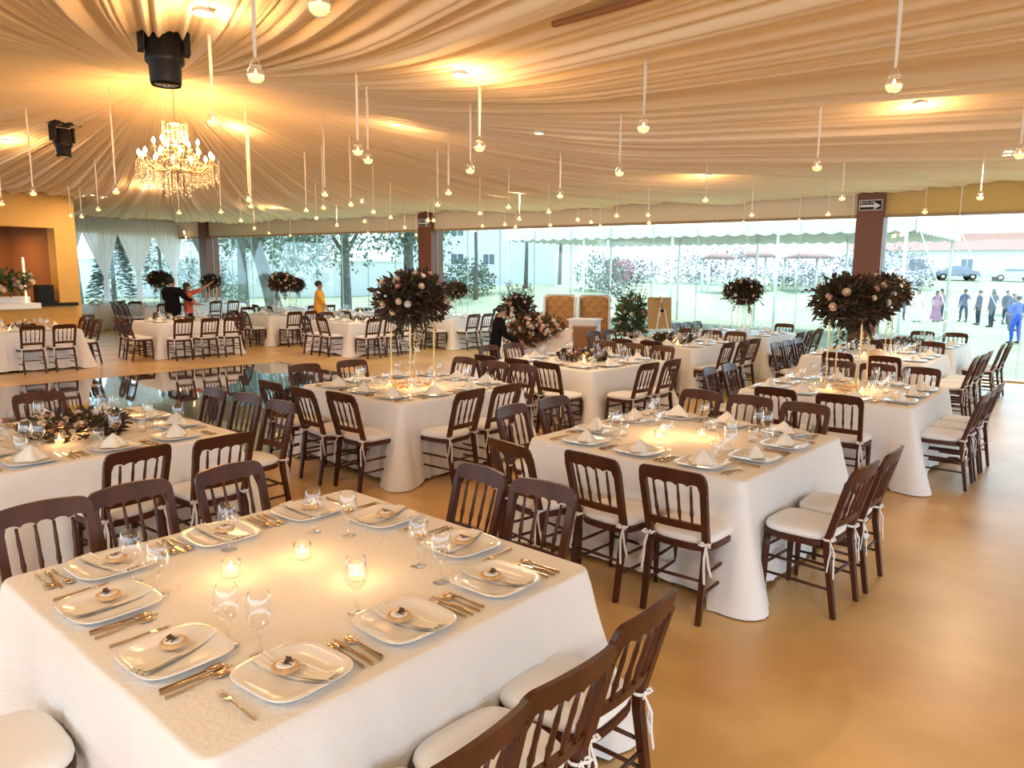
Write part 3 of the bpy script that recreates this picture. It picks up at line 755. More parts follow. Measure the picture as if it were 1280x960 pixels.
# ------------------------------------------------------------------ dance floor
m, nt, out = new_mat('black mirror tiles')
b_ = nt.nodes.new('ShaderNodeBsdfPrincipled'); nt.links.new(b_.outputs[0], out.inputs[0])
b_.inputs['Base Color'].default_value = (.02, .016, .014, 1); b_.inputs['Roughness'].default_value = .05; b_.inputs['Specular IOR Level'].default_value = 1.0
b_.inputs['Coat Weight'].default_value = 1.0; b_.inputs['Coat Roughness'].default_value = .03
tc = nt.nodes.new('ShaderNodeTexCoord'); nz = nt.nodes.new('ShaderNodeTexNoise'); nz.inputs['Scale'].default_value = 1.2; nt.links.new(tc.outputs['Object'], nz.inputs['Vector'])
bp = nt.nodes.new('ShaderNodeBump'); bp.inputs['Strength'].default_value = .05; bp.inputs['Distance'].default_value = .05; nt.links.new(nz.outputs[0], bp.inputs['Height'])
nt.links.new(bp.outputs[0], b_.inputs['Normal']); nt.links.new(bp.outputs[0], b_.inputs['Coat Normal'])
M['dance'] = m
M['trimmetal'] = pbr('aluminium trim', (.20, .15, .10), .35, .6)
e = empty('dance_floor', (-4.85, 10.65, 0), R(47)); tag(e, 'glossy black tiled dance floor under the chandelier', 'dance floor')
tile_me = mesh_of(lambda b: b.box((0, 0, .0), (1.205, 1.205, .018)), 'tile', 'dance')
for i in range(6):
    for j in range(6): obj('tile', tile_me, e, (-3.025+1.21*i, -3.025+1.21*j, .0095))
for q in range(4):
    obj('edge_trim', mesh_of(lambda b: b.add([(-3.7, 3.63, 0), (3.7, 3.63, 0), (3.7, 3.73, 0), (-3.7, 3.73, 0), (-3.7, 3.63, .02), (3.7, 3.63, .02)], [(0, 1, 5, 4), (4, 5, 2, 3), (0, 4, 3), (1, 2, 5), (0, 3, 2, 1)]), 'edge_trim', 'trimmetal'), e, (0, 0, 0), q*PI/2)

# ------------------------------------------------------------------ draped ceiling
CX, CY = -4.8, 10.6
TH0 = R(-30.7)
def ceil_base(r): return 3.62+.90*max(0, 1-r/6.5)**1.25
def ray_limit(th):
    d = Vector((math.cos(th), math.sin(th), 0)); P0 = Vector((CX, CY, 0)); best = 17.0
    for nrm, c0 in ((N, N.dot(wall(0, .16))), (-W, (-W).dot(EC+W*.2))):
        k_ = d.dot(nrm)
        if k_ > 1e-4: best = min(best, (c0-P0.dot(nrm))/k_)
    k_ = d.dot(-W)    # bar wall
    if k_ > 1e-4:
        L = ((-W).dot(BC+W*.03)-P0.dot(-W))/k_
        hit = P0+d*L
        if (hit-BC).dot(-N) > 0: best = min(best, L)
    return best
def fold(th, r):
    c, s_ = math.cos(th), math.sin(th)
    a = noise.noise(Vector((c*5, s_*5, 1.3)))
    b1 = noise.noise(Vector((c*17, s_*17, 4.1)))
    c1 = 1-2*abs(noise.noise(Vector((c*46, s_*46, r*.05))))
    d1 = 1-2*abs(noise.noise(Vector((c*120, s_*120, 7+r*.08))))
    k_ = min(1, r/7)
    z = a*.10*k_*min(1, r/9)+b1*.07*k_+(c1-.6)*.05*min(1, .15+k_)+(d1-.6)*.032*min(1, .25+k_)
    sag = -.07*math.sin(PI*min(1, max(0, (r-2)/11)))
    dt = th-TH0
    step = .26*math.exp(-max(0, dt)/.11)*min(1, max(0, (r-4)/2)) if dt > 0 else 0
    return z+sag+step
def ceil_z(x, y):
    r = math.hypot(x-CX, y-CY); th = math.atan2(y-CY, x-CX)
    return ceil_base(r)+fold(th, r)
NT, NR = 4200, 34
vs = []; fs = []
for i in range(NT):
    th = -PI+2*PI*i/NT+1e-5; Rm = ray_limit(th); c, s_ = math.cos(th), math.sin(th)
    for j in range(NR+1):
        r = .05+(Rm-.05)*(j/NR)**1.15
        vs.append((CX+c*r, CY+s_*r, ceil_base(r)+fold(th, r)))
for i in range(NT):
    for j in range(NR):
        a = i*(NR+1)+j; b = ((i+1) % NT)*(NR+1)+j
        fs.append((a, a+1, b+1, b))
M['drape'] = pbr('draped voile', (.82, .66, .46), .8, bump=.12, bscale=60, sheen=.2)
B = MB(); B.add(vs, fs, True)
single('ceiling_drape', B.mesh('ceiling_drape', 'drape'), (0, 0, 0), 0, 'pleated cream fabric radiating across the whole ceiling from above the chandelier', 'ceiling fabric')
# solid strip under the drape, coloured dark for the shaded gap between widths
single('dark_gap_strip', mesh_of(lambda b: b.add([(0, -.02, 0), (.55, -.005, 0), (1.1, -.02, 0), (1.1, .03, 0), (.55, .04, 0), (0, .01, 0), (0, -.02, .03), (.55, -.005, .03), (1.1, -.02, .03), (1.1, .03, .03), (.55, .04, .03), (0, .01, .03)],
    [(5, 4, 3, 2, 1, 0), (6, 7, 8, 9, 10, 11), (0, 1, 7, 6), (1, 2, 8, 7), (2, 3, 9, 8), (3, 4, 10, 9), (4, 5, 11, 10), (5, 0, 6, 11)]), 'dark_gap_strip', 'recess'), (.24, 4.86, 3.488), R(-45), 'narrow dark strip as shaded gap between fabric widths near the top edge', 'ceiling strip')

# ------------------------------------------------------------------ hanging candle jars
JARPOS = [(-0.77, 3.1, 3.03), (-1.39, 4.18, 3.03), (-2.13, 5.46, 3.03), (2.09, 4.28, 3.03), (0.93, 5.54, 3.03), (-0.29, 6.46, 3.03), (-1.37, 6.73, 3.03), (-1.38, 7.25, 3.03), (-0.45, 7.92, 3.03), (1.11, 8.02, 3.03), (2.97, 7.49, 3.03), (4.36, 6.61, 3.03), (0.64, 10.48, 3.03), (2.75, 10.88, 3.03), (-0.87, 10.17, 3.03), (-1.2, 12.01, 3.03), (-2.61, 10.52, 3.03), (-0.08, 12.35, 3.03), (6.29, 10.25, 3.03), (4.54, 10.5, 3.03), (1.92, 14.08, 3.03), (4.29, 13.63, 3.03), (6.86, 12.64, 3.03), (4.81, 15.81, 3.03), (6.68, 14.92, 3.02), (8.13, 13.8, 2.93), (-5.45, 10.42, 3.03), (-7.42, 13.54, 3.03), (-8.83, 15.47, 3.03), (-8.93, 15.26, 3.03), (-6.79, 10.74, 3.03), (-8.45, 12.52, 3.03), (-6.25, 14.16, 3.03), (-5.36, 13.88, 3.03), (-3.99, 11.45, 3.03), (-4.36, 12.6, 3.03), (-5.89, 16.34, 3.03), (-6.69, 19.5, 3.03), (-7.14, 22.04, 3.03), (-6.95, 23.5, 3.03), (-3.65, 13.35, 3.03), (-4.01, 15.39, 3.03), (-3.21, 12.81, 3.03), (-4.16, 17.81, 3.03), (-2.6, 12.14, 3.03), (-3.2, 16.27, 3.03), (-4.15, 21.57, 3.03), (-2.51, 13.59, 3.03), (-3.7, 22.02, 3.01), (-2.43, 14.98, 3.03), (-3.2, 21.78, 2.98), (-2.67, 18.59, 3.03), (-2.76, 21.44, 2.99), (-1.79, 15.85, 3.03), (-1.67, 15.83, 3.03), (-0.61, 13.76, 3.03), (-0.72, 17.67, 3.03), (-0.19, 16.99, 3.03), (0.05, 17.88, 3.03), (0.12, 15.15, 3.03), (0.62, 13.27, 3.03), (0.84, 17.15, 3.03), (1.3, 15.24, 3.03), (1.64, 15.94, 3.03), (1.99, 17.3, 3.03), (2.46, 13.83, 3.03), (2.88, 16.05, 3.03), (4.45, 16.46, 3.0), (5.65, 14.96, 3.03), (5.53, 13.31, 3.03)]
JL = ['closest jar, cut by the top edge of the photo', 'large jar above and right of the black moving head', 'jar hanging right of the chandelier top', 'large jar high at right', 'large jar high right of centre', 'large jar high at centre']
def where(x, y):
    col = 'left edge' if x/y < -.6 else 'left side' if x/y < -.35 else 'left of centre' if x/y < -.13 else 'centre' if x/y < .1 else 'right of centre' if x/y < .35 else 'right side'
    dist = 'nearest row' if y < 8 else 'middle of the hall' if y < 13 else 'back of the hall' if y < 18 else 'row by the glass wall'
    return col, dist
order = sorted(range(len(JARPOS)), key=lambda i: (where(JARPOS[i][0], JARPOS[i][1]), JARPOS[i][0]/JARPOS[i][1]))
cnt = {}; rank = {}
for i in order:
    w_ = where(JARPOS[i][0], JARPOS[i][1]); cnt[w_] = cnt.get(w_, 0)+1; rank[i] = cnt[w_]
ORD = ['leftmost', 'second', 'third', 'fourth', 'fifth', 'sixth', 'seventh', 'eighth', 'ninth', 'tenth', 'eleventh', 'twelfth', 'thirteenth', 'fourteenth', 'fifteenth', 'sixteenth']
for i, (x, y, z) in enumerate(JARPOS):
    w_ = where(x, y)
    if i < len(JL): lab = 'hanging candle jar on white ribbon, '+JL[i]
    else: lab = 'hanging candle jar, %s, %s, %s' % (ORD[rank[i]-1]+('' if rank[i] == 1 else ' from left') if cnt[w_] > 1 else 'only one', w_[0], w_[1])
    e = empty('hanging_candle_jar', (x, y, z-.045), 0); tag(e, lab, 'hanging candle', 'candle jars hanging from the ceiling')
    for p in JAR: obj(p[0], p[1], e)
    top = ceil_z(x, y)-(z-.045)+.02
    obj('ribbon', mesh_of(lambda b: b.sweep([(0, 0, .132), (.002, 0, .132+(top-.132)*.5), (0, 0, top)], [.7, 1, 1], rect=(.0022, .011)), 'ribbon', 'satin'), e, (0, 0, 0), random.uniform(0, .9))

# ------------------------------------------------------------------ chandelier
M['crystal'] = pbr('crystal', (1, .88, .66), .06, spec=1.0, coat=1.0)
e = empty('chandelier', (-4.67, 10.6, 3.02)); tag(e, 'large lit crystal chandelier hanging over the dance floor', 'chandelier')
obj('stem', mesh_of(lambda b: (b.sweep([(0, 0, .15), (0, 0, .95)], .016, 8), b.sweep([(0, 0, .95), (0, 0, 1.42)], .006, 6), b.ball((0, 0, .32), (.09, .09, .07), 12, 8), b.ball((0, 0, .62), .05, 10, 6), b.lathe([(.02, .9), (.10, .93), (.11, .95), (.02, .97)], 14)), 'chandelier_stem', 'gold'), e)
def oct_(b, p, r, h):
    x, y, z = p
    b.add([(x, y, z-h), (x+r, y, z), (x, y+r, z), (x-r, y, z), (x, y-r, z), (x, y, z+h*.7)], [(0, 2, 1), (0, 3, 2), (0, 4, 3), (0, 1, 4), (5, 1, 2), (5, 2, 3), (5, 3, 4), (5, 4, 1)])
def arm_mesh(r, z0, z1):
    return mesh_of(lambda b: (b.sweep([(0, .0, z0), (r*.3, 0, z0-.10), (r*.7, 0, z0-.11), (r*.95, 0, z0-.02), (r, 0, z1)], .010, 7), b.lathe([(.01, z1), (.035, z1+.012), (.036, z1+.016), (.012, z1+.018), (.012, z1+.07), (.0, z1+.071)], 10, (r, 0, 0))), 'arm', 'gold')
A1 = arm_mesh(.47, .40, .42); A2 = arm_mesh(.28, .56, .60)
BULB = mesh_of(lambda b: b.lathe([(.008, 0), (.024, .02), (.024, .045), (.003, .080)], 10), 'bulb', 'bulb')
for n_, me, r, z, ph in ((12, A1, .47, .49, 0), (6, A2, .28, .67, .3)):
    for q in range(n_):
        a = 2*PI*q/n_+ph; o = obj('arm', me, e, (0, 0, 0), a); obj('bulb', BULB, o, (r, 0, z))
rnd = random.Random(2)
def crystals(b):
    for r, n_, z0, nn in ((.52, 40, .40, 5), (.46, 34, .36, 5), (.38, 28, .33, 6), (.28, 22, .36, 8), (.16, 14, .32, 9)):
        for q in range(n_):
            a = 2*PI*q/n_+rnd.random()*.1; L = nn+rnd.randint(-1, 1)
            for w_ in range(L): oct_(b, (math.cos(a)*r, math.sin(a)*r, z0-w_*.034), .008, .011)
            oct_(b, (math.cos(a)*r, math.sin(a)*r, z0-L*.034-.012), .016, .026)
    for q in range(36):
        a = 2*PI*q/36
        for w_ in range(14):
            t = w_/14; r = .50*(1-t)+.09*t; zz = .42+.50*t-.22*math.sin(PI*t)
            oct_(b, (math.cos(a)*r, math.sin(a)*r, zz), .008, .010)
    for r, z0, n_ in ((.16, .95, 12), (.10, .93, 8)):
        for q in range(n_):
            a = 2*PI*q/n_
            for w_ in range(8): oct_(b, (math.cos(a)*r, math.sin(a)*r, z0-w_*.032), .007, .010)
o = obj('crystal_strands', mesh_of(crystals, 'crystal_strands', 'crystal'), e); o['kind'] = 'stuff'

# ------------------------------------------------------------------ moving head stage lights
def mover(loc, rz, label):
    e = empty('stage_light', loc, rz, 1.12); tag(e, label, 'stage light', 'black moving stage lights in the ceiling')
    obj('base', mesh_of(lambda b: (b.box((0, 0, .46), (.38, .30, .09)), b.box((.21, 0, .46), (.12, .12, .04)), b.box((-.22, 0, .47), (.16, .18, .05))), 'mover_base', 'black'), e)
    obj('hanging_rod', mesh_of(lambda b: b.sweep([(0, 0, .49), (0, 0, (5.0-loc[2])/1.12)], .018, 8), 'mover_rod', 'black'), e)
    y = obj('yoke', mesh_of(lambda b: (b.box((0, 0, .41), (.30, .10, .03)), b.box((-.135, 0, .31), (.035, .11, .22)), b.box((.135, 0, .31), (.035, .11, .22))), 'mover_yoke', 'black'), e)
    h = obj('head', mesh_of(lambda b: b.lathe([(.02, .37), (.09, .365), (.112, .34), (.115, .18), (.118, .17), (.118, .14), (.098, .12), (.095, .02), (.088, .0), (.08, .012)], 24), 'mover_head', 'black'), e)
    obj('lens', mesh_of(lambda b: b.lathe([(.0, .006), (.05, .002), (.082, .008)], 20, capb=False), 'mover_lens', 'glass'), h)
mover((-2.52, 5.62, 3.30), .5, 'large black moving-head stage light at the fabric gather, nearer one')
mover((-6.88, 11.7, 3.66), 1.2, 'smaller-looking black moving-head stage light left of the chandelier')

# ------------------------------------------------------------------ ceiling spots
DISC = mesh_of(lambda b: b.lathe([(.0, .0), (.026, 0), (.03, .006), (.05, .03)], 16, capb=False), 'lamp_lens', 'hotlamp')
RING = mesh_of(lambda b: b.lathe([(.05, -.002), (.065, -.002), (.066, .01), (.05, .03)], 20, capb=False), 'lamp_ring', 'white_paint')
spots = [(-1.89, 4.78, 'top left corner of the photo'), (-.42, 6.01, 'top centre'), (-1.61, 10.44, 'left of the centre jars'), (3.18, 12.47, 'right of centre near the marquee'), (3.84, 7.33, 'high at right'),
         (-7.87, 11.89, 'left edge'), (-7.47, 15.47, 'below the chandelier'), (-6.09, 19.39, 'far left of centre'), (-4.32, 12.24, 'right of the chandelier')]
for x, y, w_ in spots:
    z = ceil_z(x, y)-.045
    e = empty('ceiling_spotlight', (x, y, z)); tag(e, 'small round warm ceiling spotlight, '+w_, 'ceiling light', 'round warm ceiling spotlights')
    obj('lens', DISC, e); obj('ring', RING, e)
# exit signs
def sign(s, d, name):
    e = empty('exit_sign', wall(s, d, 3.33)[:], WRZ); tag(e, name, 'sign')
    obj('board', mesh_of(lambda b: (b.box((0, 0, 0), (.42, .012, .20))), 'sign_board', 'black'), e)
    obj('border', mesh_of(lambda b: (b.box((0, -.008, .094), (.42, .006, .012)), b.box((0, -.008, -.094), (.42, .006, .012)), b.box((.204, -.008, 0), (.012, .006, .20)), b.box((-.204, -.008, 0), (.012, .006, .20))), 'sign_border', 'white_paint'), e)
    obj('arrow', mesh_of(lambda b: (b.box((-.05, -.009, -.015), (.27, .006, .045)), b.add([(.06, -.012, .055), (.06, -.012, -.085), (.18, -.012, -.015), (.06, -.006, .055), (.06, -.006, -.085), (.18, -.006, -.015)], [(0, 1, 2), (5, 4, 3), (0, 3, 4, 1), (1, 4, 5, 2), (2, 5, 3, 0)])), 'sign_arrow', 'white_paint'), e)
    cu = bpy.data.curves.new('sign_text', 'FONT'); cu.body = 'RUTA DE'; cu.size = .062; cu.align_x = 'CENTER'; cu.extrude = .001
    cu.materials.append(M['white_paint']); o = bpy.data.objects.new('sign_text', cu); C.objects.link(o)
    dg = bpy.context.evaluated_depsgraph_get(); me = bpy.data.meshes.new_from_object(o.evaluated_get(dg)); bpy.data.objects.remove(o)
    obj('lettering', me, e, (-.06, -.010, .03), 0, (PI/2, 0, 0))
sign(22.42, .27, 'black evacuation arrow sign on top of the right pillar')
sign(10.72, .27, 'small evacuation arrow sign on top of the middle pillar')
# string of warm bulbs by the left pillar
def wire_(b): b.sweep([(0, 0, .5), (.08, 0, .35), (.14, 0, .2), (.20, 0, 0), (.30, 0, -.12), (.42, 0, -.16)], .003, 4)
e = empty('fairy_lights', wall(-1.3, .3, 2.85)[:], WRZ); tag(e, 'cluster of warm round fairy lights left of the left pillar', 'string lights')
obj('wire', mesh_of(wire_, 'fairy_wire', 'satin'), e)
FB = mesh_of(lambda b: b.ball((0, 0, 0), .035, 10, 6), 'fairy_bulb', emis('fairy bulb', (1, .72, .42), 4))
for q in ((0, 0, .5), (.03, 0, .42), (.10, 0, .30), (.13, -.02, .2), (.2, 0, 0), (.24, .02, .08), (.28, 0, -.1), (.34, 0, -.13), (.42, 0, -.16)): obj('bulb', FB, e, q)

# ------------------------------------------------------------------ head table group
HA = R(-34.8)
hp = Vector((.75, 15.9, 0))
def htc(b):
    def f(u, v):
        P_ = [(-.85, -.4), (.85, -.4), (.85, .4), (-.85, .4), (-.85, -.4)]
        k_ = u*4; i = min(3, int(k_)); t = k_-i
        x = P_[i][0]*(1-t)+P_[i+1][0]*t; y = P_[i][1]*(1-t)+P_[i+1][1]*t
        d = .03*v+.012*math.sin(u*70)*v
        l = math.hypot(x, y); return (x*(1+d/.6), y*(1+d/.6), .77-.75*v)
    b.grid(f, 160, 10, closed=False); b.box((0, 0, .765), (1.7, .8, .012))
single('head_tablecloth', mesh_of(htc, 'head_tablecloth', 'cloth'), hp[:], HA, 'white cloth over the bridal table before the tan armchairs', 'tablecloth')
thing('head_table', [('tabletop', mesh_of(lambda b: b.box((0, 0, .745), (1.66, .76, .025)), 'head_top', 'ply'))]+[('leg', mesh_of(lambda b: b.sweep([(sx*.75, sy*.32, 0), (sx*.75, sy*.32, .73)], .02, 8), 'leg', 'black')) for sx in (-1, 1) for sy in (-1, 1)], hp[:], HA, 'small bridal table under its white cloth', 'table')
rnd = random.Random(21)
def garl(b):
    leaves(b, 1700, (0, 0, 0), (.66, .24, .30), .085, .05, rnd, .3)
    leaves(b, 500, (-.2, -.1, -.2), (.45, .2, .25), .08, .05, rnd, .3, .5)
gp = hp+Vector((-.32, -.42, .83))
e = empty('garland', gp[:], HA*.5); tag(e, 'long rusty brown flower garland heaped over the bridal table front', 'flower arrangement')
f = obj('foliage', mesh_of(garl, 'garland_foliage', 'leaf_rust'), e)
sp = []
for q in range(60):
    a = rnd.uniform(-1, 1); z = rnd.uniform(-.6, 1); sp.append(((a*.6, -.22*math.sqrt(max(.05, 1-z*z*.8)), z*.28), (a*.3, -1, z)))
blossoms(f, sp, .95, rnd)
# tall branchy arrangement behind the garland
def branchy(b, n, rad, hgt, rnd, wide):
    leaves(b, n, (0, 0, hgt*.30), (rad, rad, hgt*.30), .11, .05, rnd, .25, 0, .2)
    for q in range(26):
        a = rnd.random()*2*PI; r = rnd.uniform(.2, 1)
        sprig(b, (math.cos(a)*rad*.4, math.sin(a)*rad*.4, hgt*.35), (math.cos(a)*r*wide, math.sin(a)*r*wide, rnd.uniform(.3, 1.3)), rnd.uniform(.35, .75)*hgt*.8, 9, .07, rnd, .1)
for nm, loc, rad, hg, n, lab, sd, wide in (('tall_flower_arrangement', (.12, 15.6, .98), .33, .85, 700, 'wild branching arrangement of leaves behind the garland', 3, 1.0),
                                     ('tall_flower_arrangement', (2.42, 15.15, .50), .33, 1.70, 1100, 'tall tapering arrangement of roses right of the tan armchairs', 4, .65)):
    rnd = random.Random(sd); e = empty(nm, loc); tag(e, lab, 'flower arrangement')
    f = obj('foliage', mesh_of(lambda b: branchy(b, n, rad, hg, rnd, wide), 'foliage', 'leaf_mid' if sd == 4 else 'leaf_dark'), e)
    sp = []
    for q in range(22):
        a = rnd.random()*2*PI; z = rnd.uniform(-.9, .9); sp.append(((math.cos(a)*rad*.95*math.sqrt(1-z*z), math.sin(a)*rad*.95*math.sqrt(1-z*z), hg*.30+z*hg*.29), (math.cos(a), math.sin(a), z)))
    blossoms(f, sp, 1.2, rnd)
    obj('stand', mesh_of(lambda b: (b.sweep([(0, 0, -loc[2]+.005), (0, 0, .1)], .02, 8), b.lathe([(.18, -loc[2]), (.18, -loc[2]+.02), (.02, -loc[2]+.03)], 20)) if sd == 4 else b.lathe([(.07, -.2), (.11, -.1), (.09, .02)], 16), 'stand', 'gold'), e)
# armchairs: high wing backs with buttoned tan front and white frame
def armchair(loc, rz, label):
    e = empty('wingback_armchair', loc, rz); tag(e, label, 'armchair', 'tan buttoned wingback armchairs')
    def back(b):
        def f(u, v):
            x = -.31+.62*u; z = .42+1.02*v
            dp = 0
            gx = x/.115; gz = (z-.5)/.12
            dp = .016*abs(math.cos(gx*PI/2+gz*PI/2)*math.cos(gx*PI/2-gz*PI/2))
            zz = z-(.05*(abs(u-.5)*2)**4 if v > .9 else 0)
            return (x, -.02-dp*1.4, zz)
        b.grid(f, 62, 80)
    obj('back_cushion', mesh_of(back, 'tufted_back', 'tuft'), e, (0, .0, 0))
    obj('frame', mesh_of(lambda b: (b.box((0, .06, .92), (.66, .12, 1.08)), b.box((-.345, -.06, .90), (.05, .30, 1.06)), b.box((.345, -.06, .90), (.05, .30, 1.06)), b.box((0, .05, 1.46), (.60, .10, .03))), 'armchair_frame', 'white_paint'), e, (0, .02, 0))
    obj('seat', mesh_of(lambda b: (b.box((0, -.30, .36), (.62, .56, .16)), b.box((0, -.30, .46), (.58, .54, .06))), 'armchair_seat', 'tuft'), e)
    for sx in (-1, 1):
        obj('arm', mesh_of(lambda b: (b.box((sx*.34, -.32, .42), (.08, .5, .36)), b.sweep([(sx*.34, -.57, .62), (sx*.34, -.06, .62)], .05, 10)), 'armrest', 'white_paint'), e)
        for sy in (-.52, .05): obj('leg', mesh_of(lambda b: b.sweep([(sx*.28, sy, 0), (sx*.28, sy, .28)], [.016, .026], 8), 'leg', 'white_paint'), e)
    for i in range(5):
        for j in range(8):
            if (i+j) % 2 == 0:
                obj('button', BTN, e, (-.23+.115*i, -.024, .5+.12*j))
BTN = mesh_of(lambda b: b.ball((0, 0, 0), (.013, .007, .013), 8, 5), 'button', pbr('button', (.20, .09, .03), .5))
armchair((1.08, 16.9, 0), R(-8), 'left tan button-backed armchair behind the bridal table')
armchair((1.84, 16.75, 0), R(-8), 'right tan button-backed armchair behind the bridal table')
# tan easel board
e = empty('easel_sign', (2.93, 14.55, 0), R(6)); tag(e, 'plain tan board on a white easel right of the tall arrangement', 'easel board')
Tt = Matrix.Rotation(R(-8), 4, 'X')
obj('board', mesh_of(lambda b: b.box((0, 0, 1.20), (.48, .02, .62), Tt), 'board', pbr('kraft board', (.42, .26, .10), .8)), e)
for q in (-1, 1): obj('leg', mesh_of(lambda b: b.sweep([(q*.05, -.0, 1.28), (q*.26, -.20, 0)], .011, 6), 'easel_leg', 'white_paint'), e)
obj('leg', mesh_of(lambda b: b.sweep([(0, .05, 1.5), (0, .45, 0)], .011, 6), 'easel_leg', 'white_paint'), e)
obj('clamp', mesh_of(lambda b: (b.box((0, .0, 1.24), (.07, .03, .05)), b.sweep([(0, .13, 1.52), (0, .02, 1.24)], .01, 6)), 'clamp', 'black'), e)
obj('ledge', mesh_of(lambda b: b.box((0, .0, .87), (.5, .07, .02)), 'ledge', 'white_paint'), e)
# clear chairs seen between the flowers
single('gift_box', mesh_of(lambda b: (b.box((0, 0, .44), (.42, .30, .88)), b.box((0, 0, .90), (.46, .34, .05)), b.box((0, -.155, .45), (.36, .012, .7))), 'gift_box', pbr('kraft box', (.30, .16, .07), .8)), (1.42, 14.55, 0), R(-10), 'brown plinth box in front of the white cloth', 'box')
single('white_plinth', mesh_of(lambda b: (b.box((0, 0, .50), (.55, .5, 1.0)), b.box((0, 0, 1.01), (.62, .56, .03))), 'white_plinth', 'white_paint'), (1.50, 15.35, 0), R(-20), 'white covered side table before the right armchair', 'side table')
# ------------------------------------------------------------------ outdoors
GZ = -.55
M['grass'] = pbr('lawn', (.27, .30, .18), .95, bump=.4, bscale=30, var=.18, vscale=.6)
M['trunk'] = pbr('bark', (.17, .16, .15), .9, bump=.5, bscale=12, var=.3, vscale=5)
M['tree'] = pbr('tree foliage', (.15, .20, .13), .7, var=.3, vscale=1.5, col2=(.08, .12, .08))
M['conifer'] = pbr('conifer foliage', (.11, .16, .12), .7, var=.4, vscale=2)
M['mauve'] = pbr('dry shrub', (.20, .18, .22), .8, var=.3, vscale=1.5)
M['bush_red'] = pbr('red blossom', (.40, .13, .12), .8)
M['wallw'] = pbr('white outdoor render', (.74, .74, .72), .85, bump=.1, bscale=6, var=.08, vscale=.5)
M['winglass'] = pbr('dark window', (.12, .15, .18), .15)
M['tile_red'] = pbr('red roof tiles', (.26, .12, .09), .8, bump=.5, bscale=8, var=.2, vscale=3)
M['canvas'] = pbr('white marquee canvas', (.84, .85, .87), .7)
M['canvas_b'] = pbr('marquee valance', (.72, .76, .82), .7)
M['pool'] = pbr('turquoise plastic', (.12, .42, .52), .4)
def hill(x, y):
    z = GZ
    d = max(0, y-46); z += 2.2*(1-math.cos(min(1, d/40)*PI))/2
    z += 1.3*math.exp(-((x-2)/9)**2-((y-54)/9)**2)
    return z
B = MB()
B.grid(lambda u, v: ((-110+260*u), (6+150*v*(.3+.7*v)), hill(-110+260*u, 6+150*v*(.3+.7*v)) if True else 0), 120, 110)
o = struct('ground_lawn', B.mesh('lawn', 'grass'))
# marquee
TP = Vector((0, 34.3, GZ)); TW = Vector((.782, -.623, 0)); TN = Vector((.623, .782, 0)); TRZ = math.atan2(TW.y, TW.x)
e = empty('marquee', TP[:], TRZ); tag(e, 'white open-sided marquee with scalloped edge on the lawn', 'marquee')
Lm, Dm, Hm = 16.9, 9.0, 4.28
x0 = -.5
def roof(b):
    c1, c2 = (x0+3.5, Dm/2, Hm+2.0), (x0+Lm-3.5, Dm/2, Hm+2.0)
    P_ = [(x0, -.1, Hm), (x0+Lm, -.1, Hm), (x0+Lm, Dm+.1, Hm), (x0, Dm+.1, Hm), c1, c2]
    b.add(P_, [(0, 1, 5, 4), (1, 2, 5), (2, 3, 4, 5), (3, 0, 4)])
    P2 = [(p[0], p[1], p[2]-.03) for p in P_]; b.add(P2, [(4, 5, 1, 0), (5, 2, 1), (5, 4, 3, 2), (4, 0, 3)])
obj('canopy', mesh_of(roof, 'canopy', 'canvas'), e)
def scallop(L):
    def fn(b):
        n = int(L/.55); m_ = 8; top = []; bot = []
        for i in range(n*m_+1):
            x = L*i/(n*m_); fr = (i % m_)/m_; top.append((x, 0, 0)); bot.append((x, 0, -.34-.09*math.sin(PI*fr)))
        N_ = len(top)
        for dy in (0, .012):
            b.add([(p[0], dy, p[2]) for p in top+bot], [(i, i+1, N_+i+1, N_+i) for i in range(N_-1)])
    return mesh_of(fn, 'valance', 'canvas')
obj('valance', scallop(Lm), e, (x0, -.11, Hm)); obj('valance', scallop(Lm), e, (x0, Dm+.11, Hm))
obj('valance', scallop(Dm), e, (x0+Lm+.01, 0, Hm), PI/2); obj('valance', scallop(Dm), e, (x0-.01, 0, Hm), PI/2)
POLE = mesh_of(lambda b: (b.sweep([(0, 0, 0), (0, 0, Hm-.02)], .055, 10), b.box((0, 0, .01), (.22, .22, .02))), 'pole', 'white_paint')
for y_ in (0, Dm):
    for i in range(5): obj('pole', POLE, e, (x0+.25+(Lm-.5)*i/4, y_, 0))
    obj('rafter', mesh_of(lambda b: b.sweep([(x0+.2, y_, Hm-.06), (x0+Lm-.2, y_, Hm-.06)], .03, 8), 'rafter', 'white_paint'), e)
# guy ropes at the right end
for i, (a_, c_) in enumerate((((x0+Lm, 0, Hm), (x0+Lm+1.8, -1.2, 0)), ((x0+Lm, Dm, Hm), (x0+Lm+2.2, Dm-.4, 0)))):
    obj('guy_rope', mesh_of(lambda b: b.sweep([a_, c_], .018, 5), 'guy_rope', 'white_paint'), e)
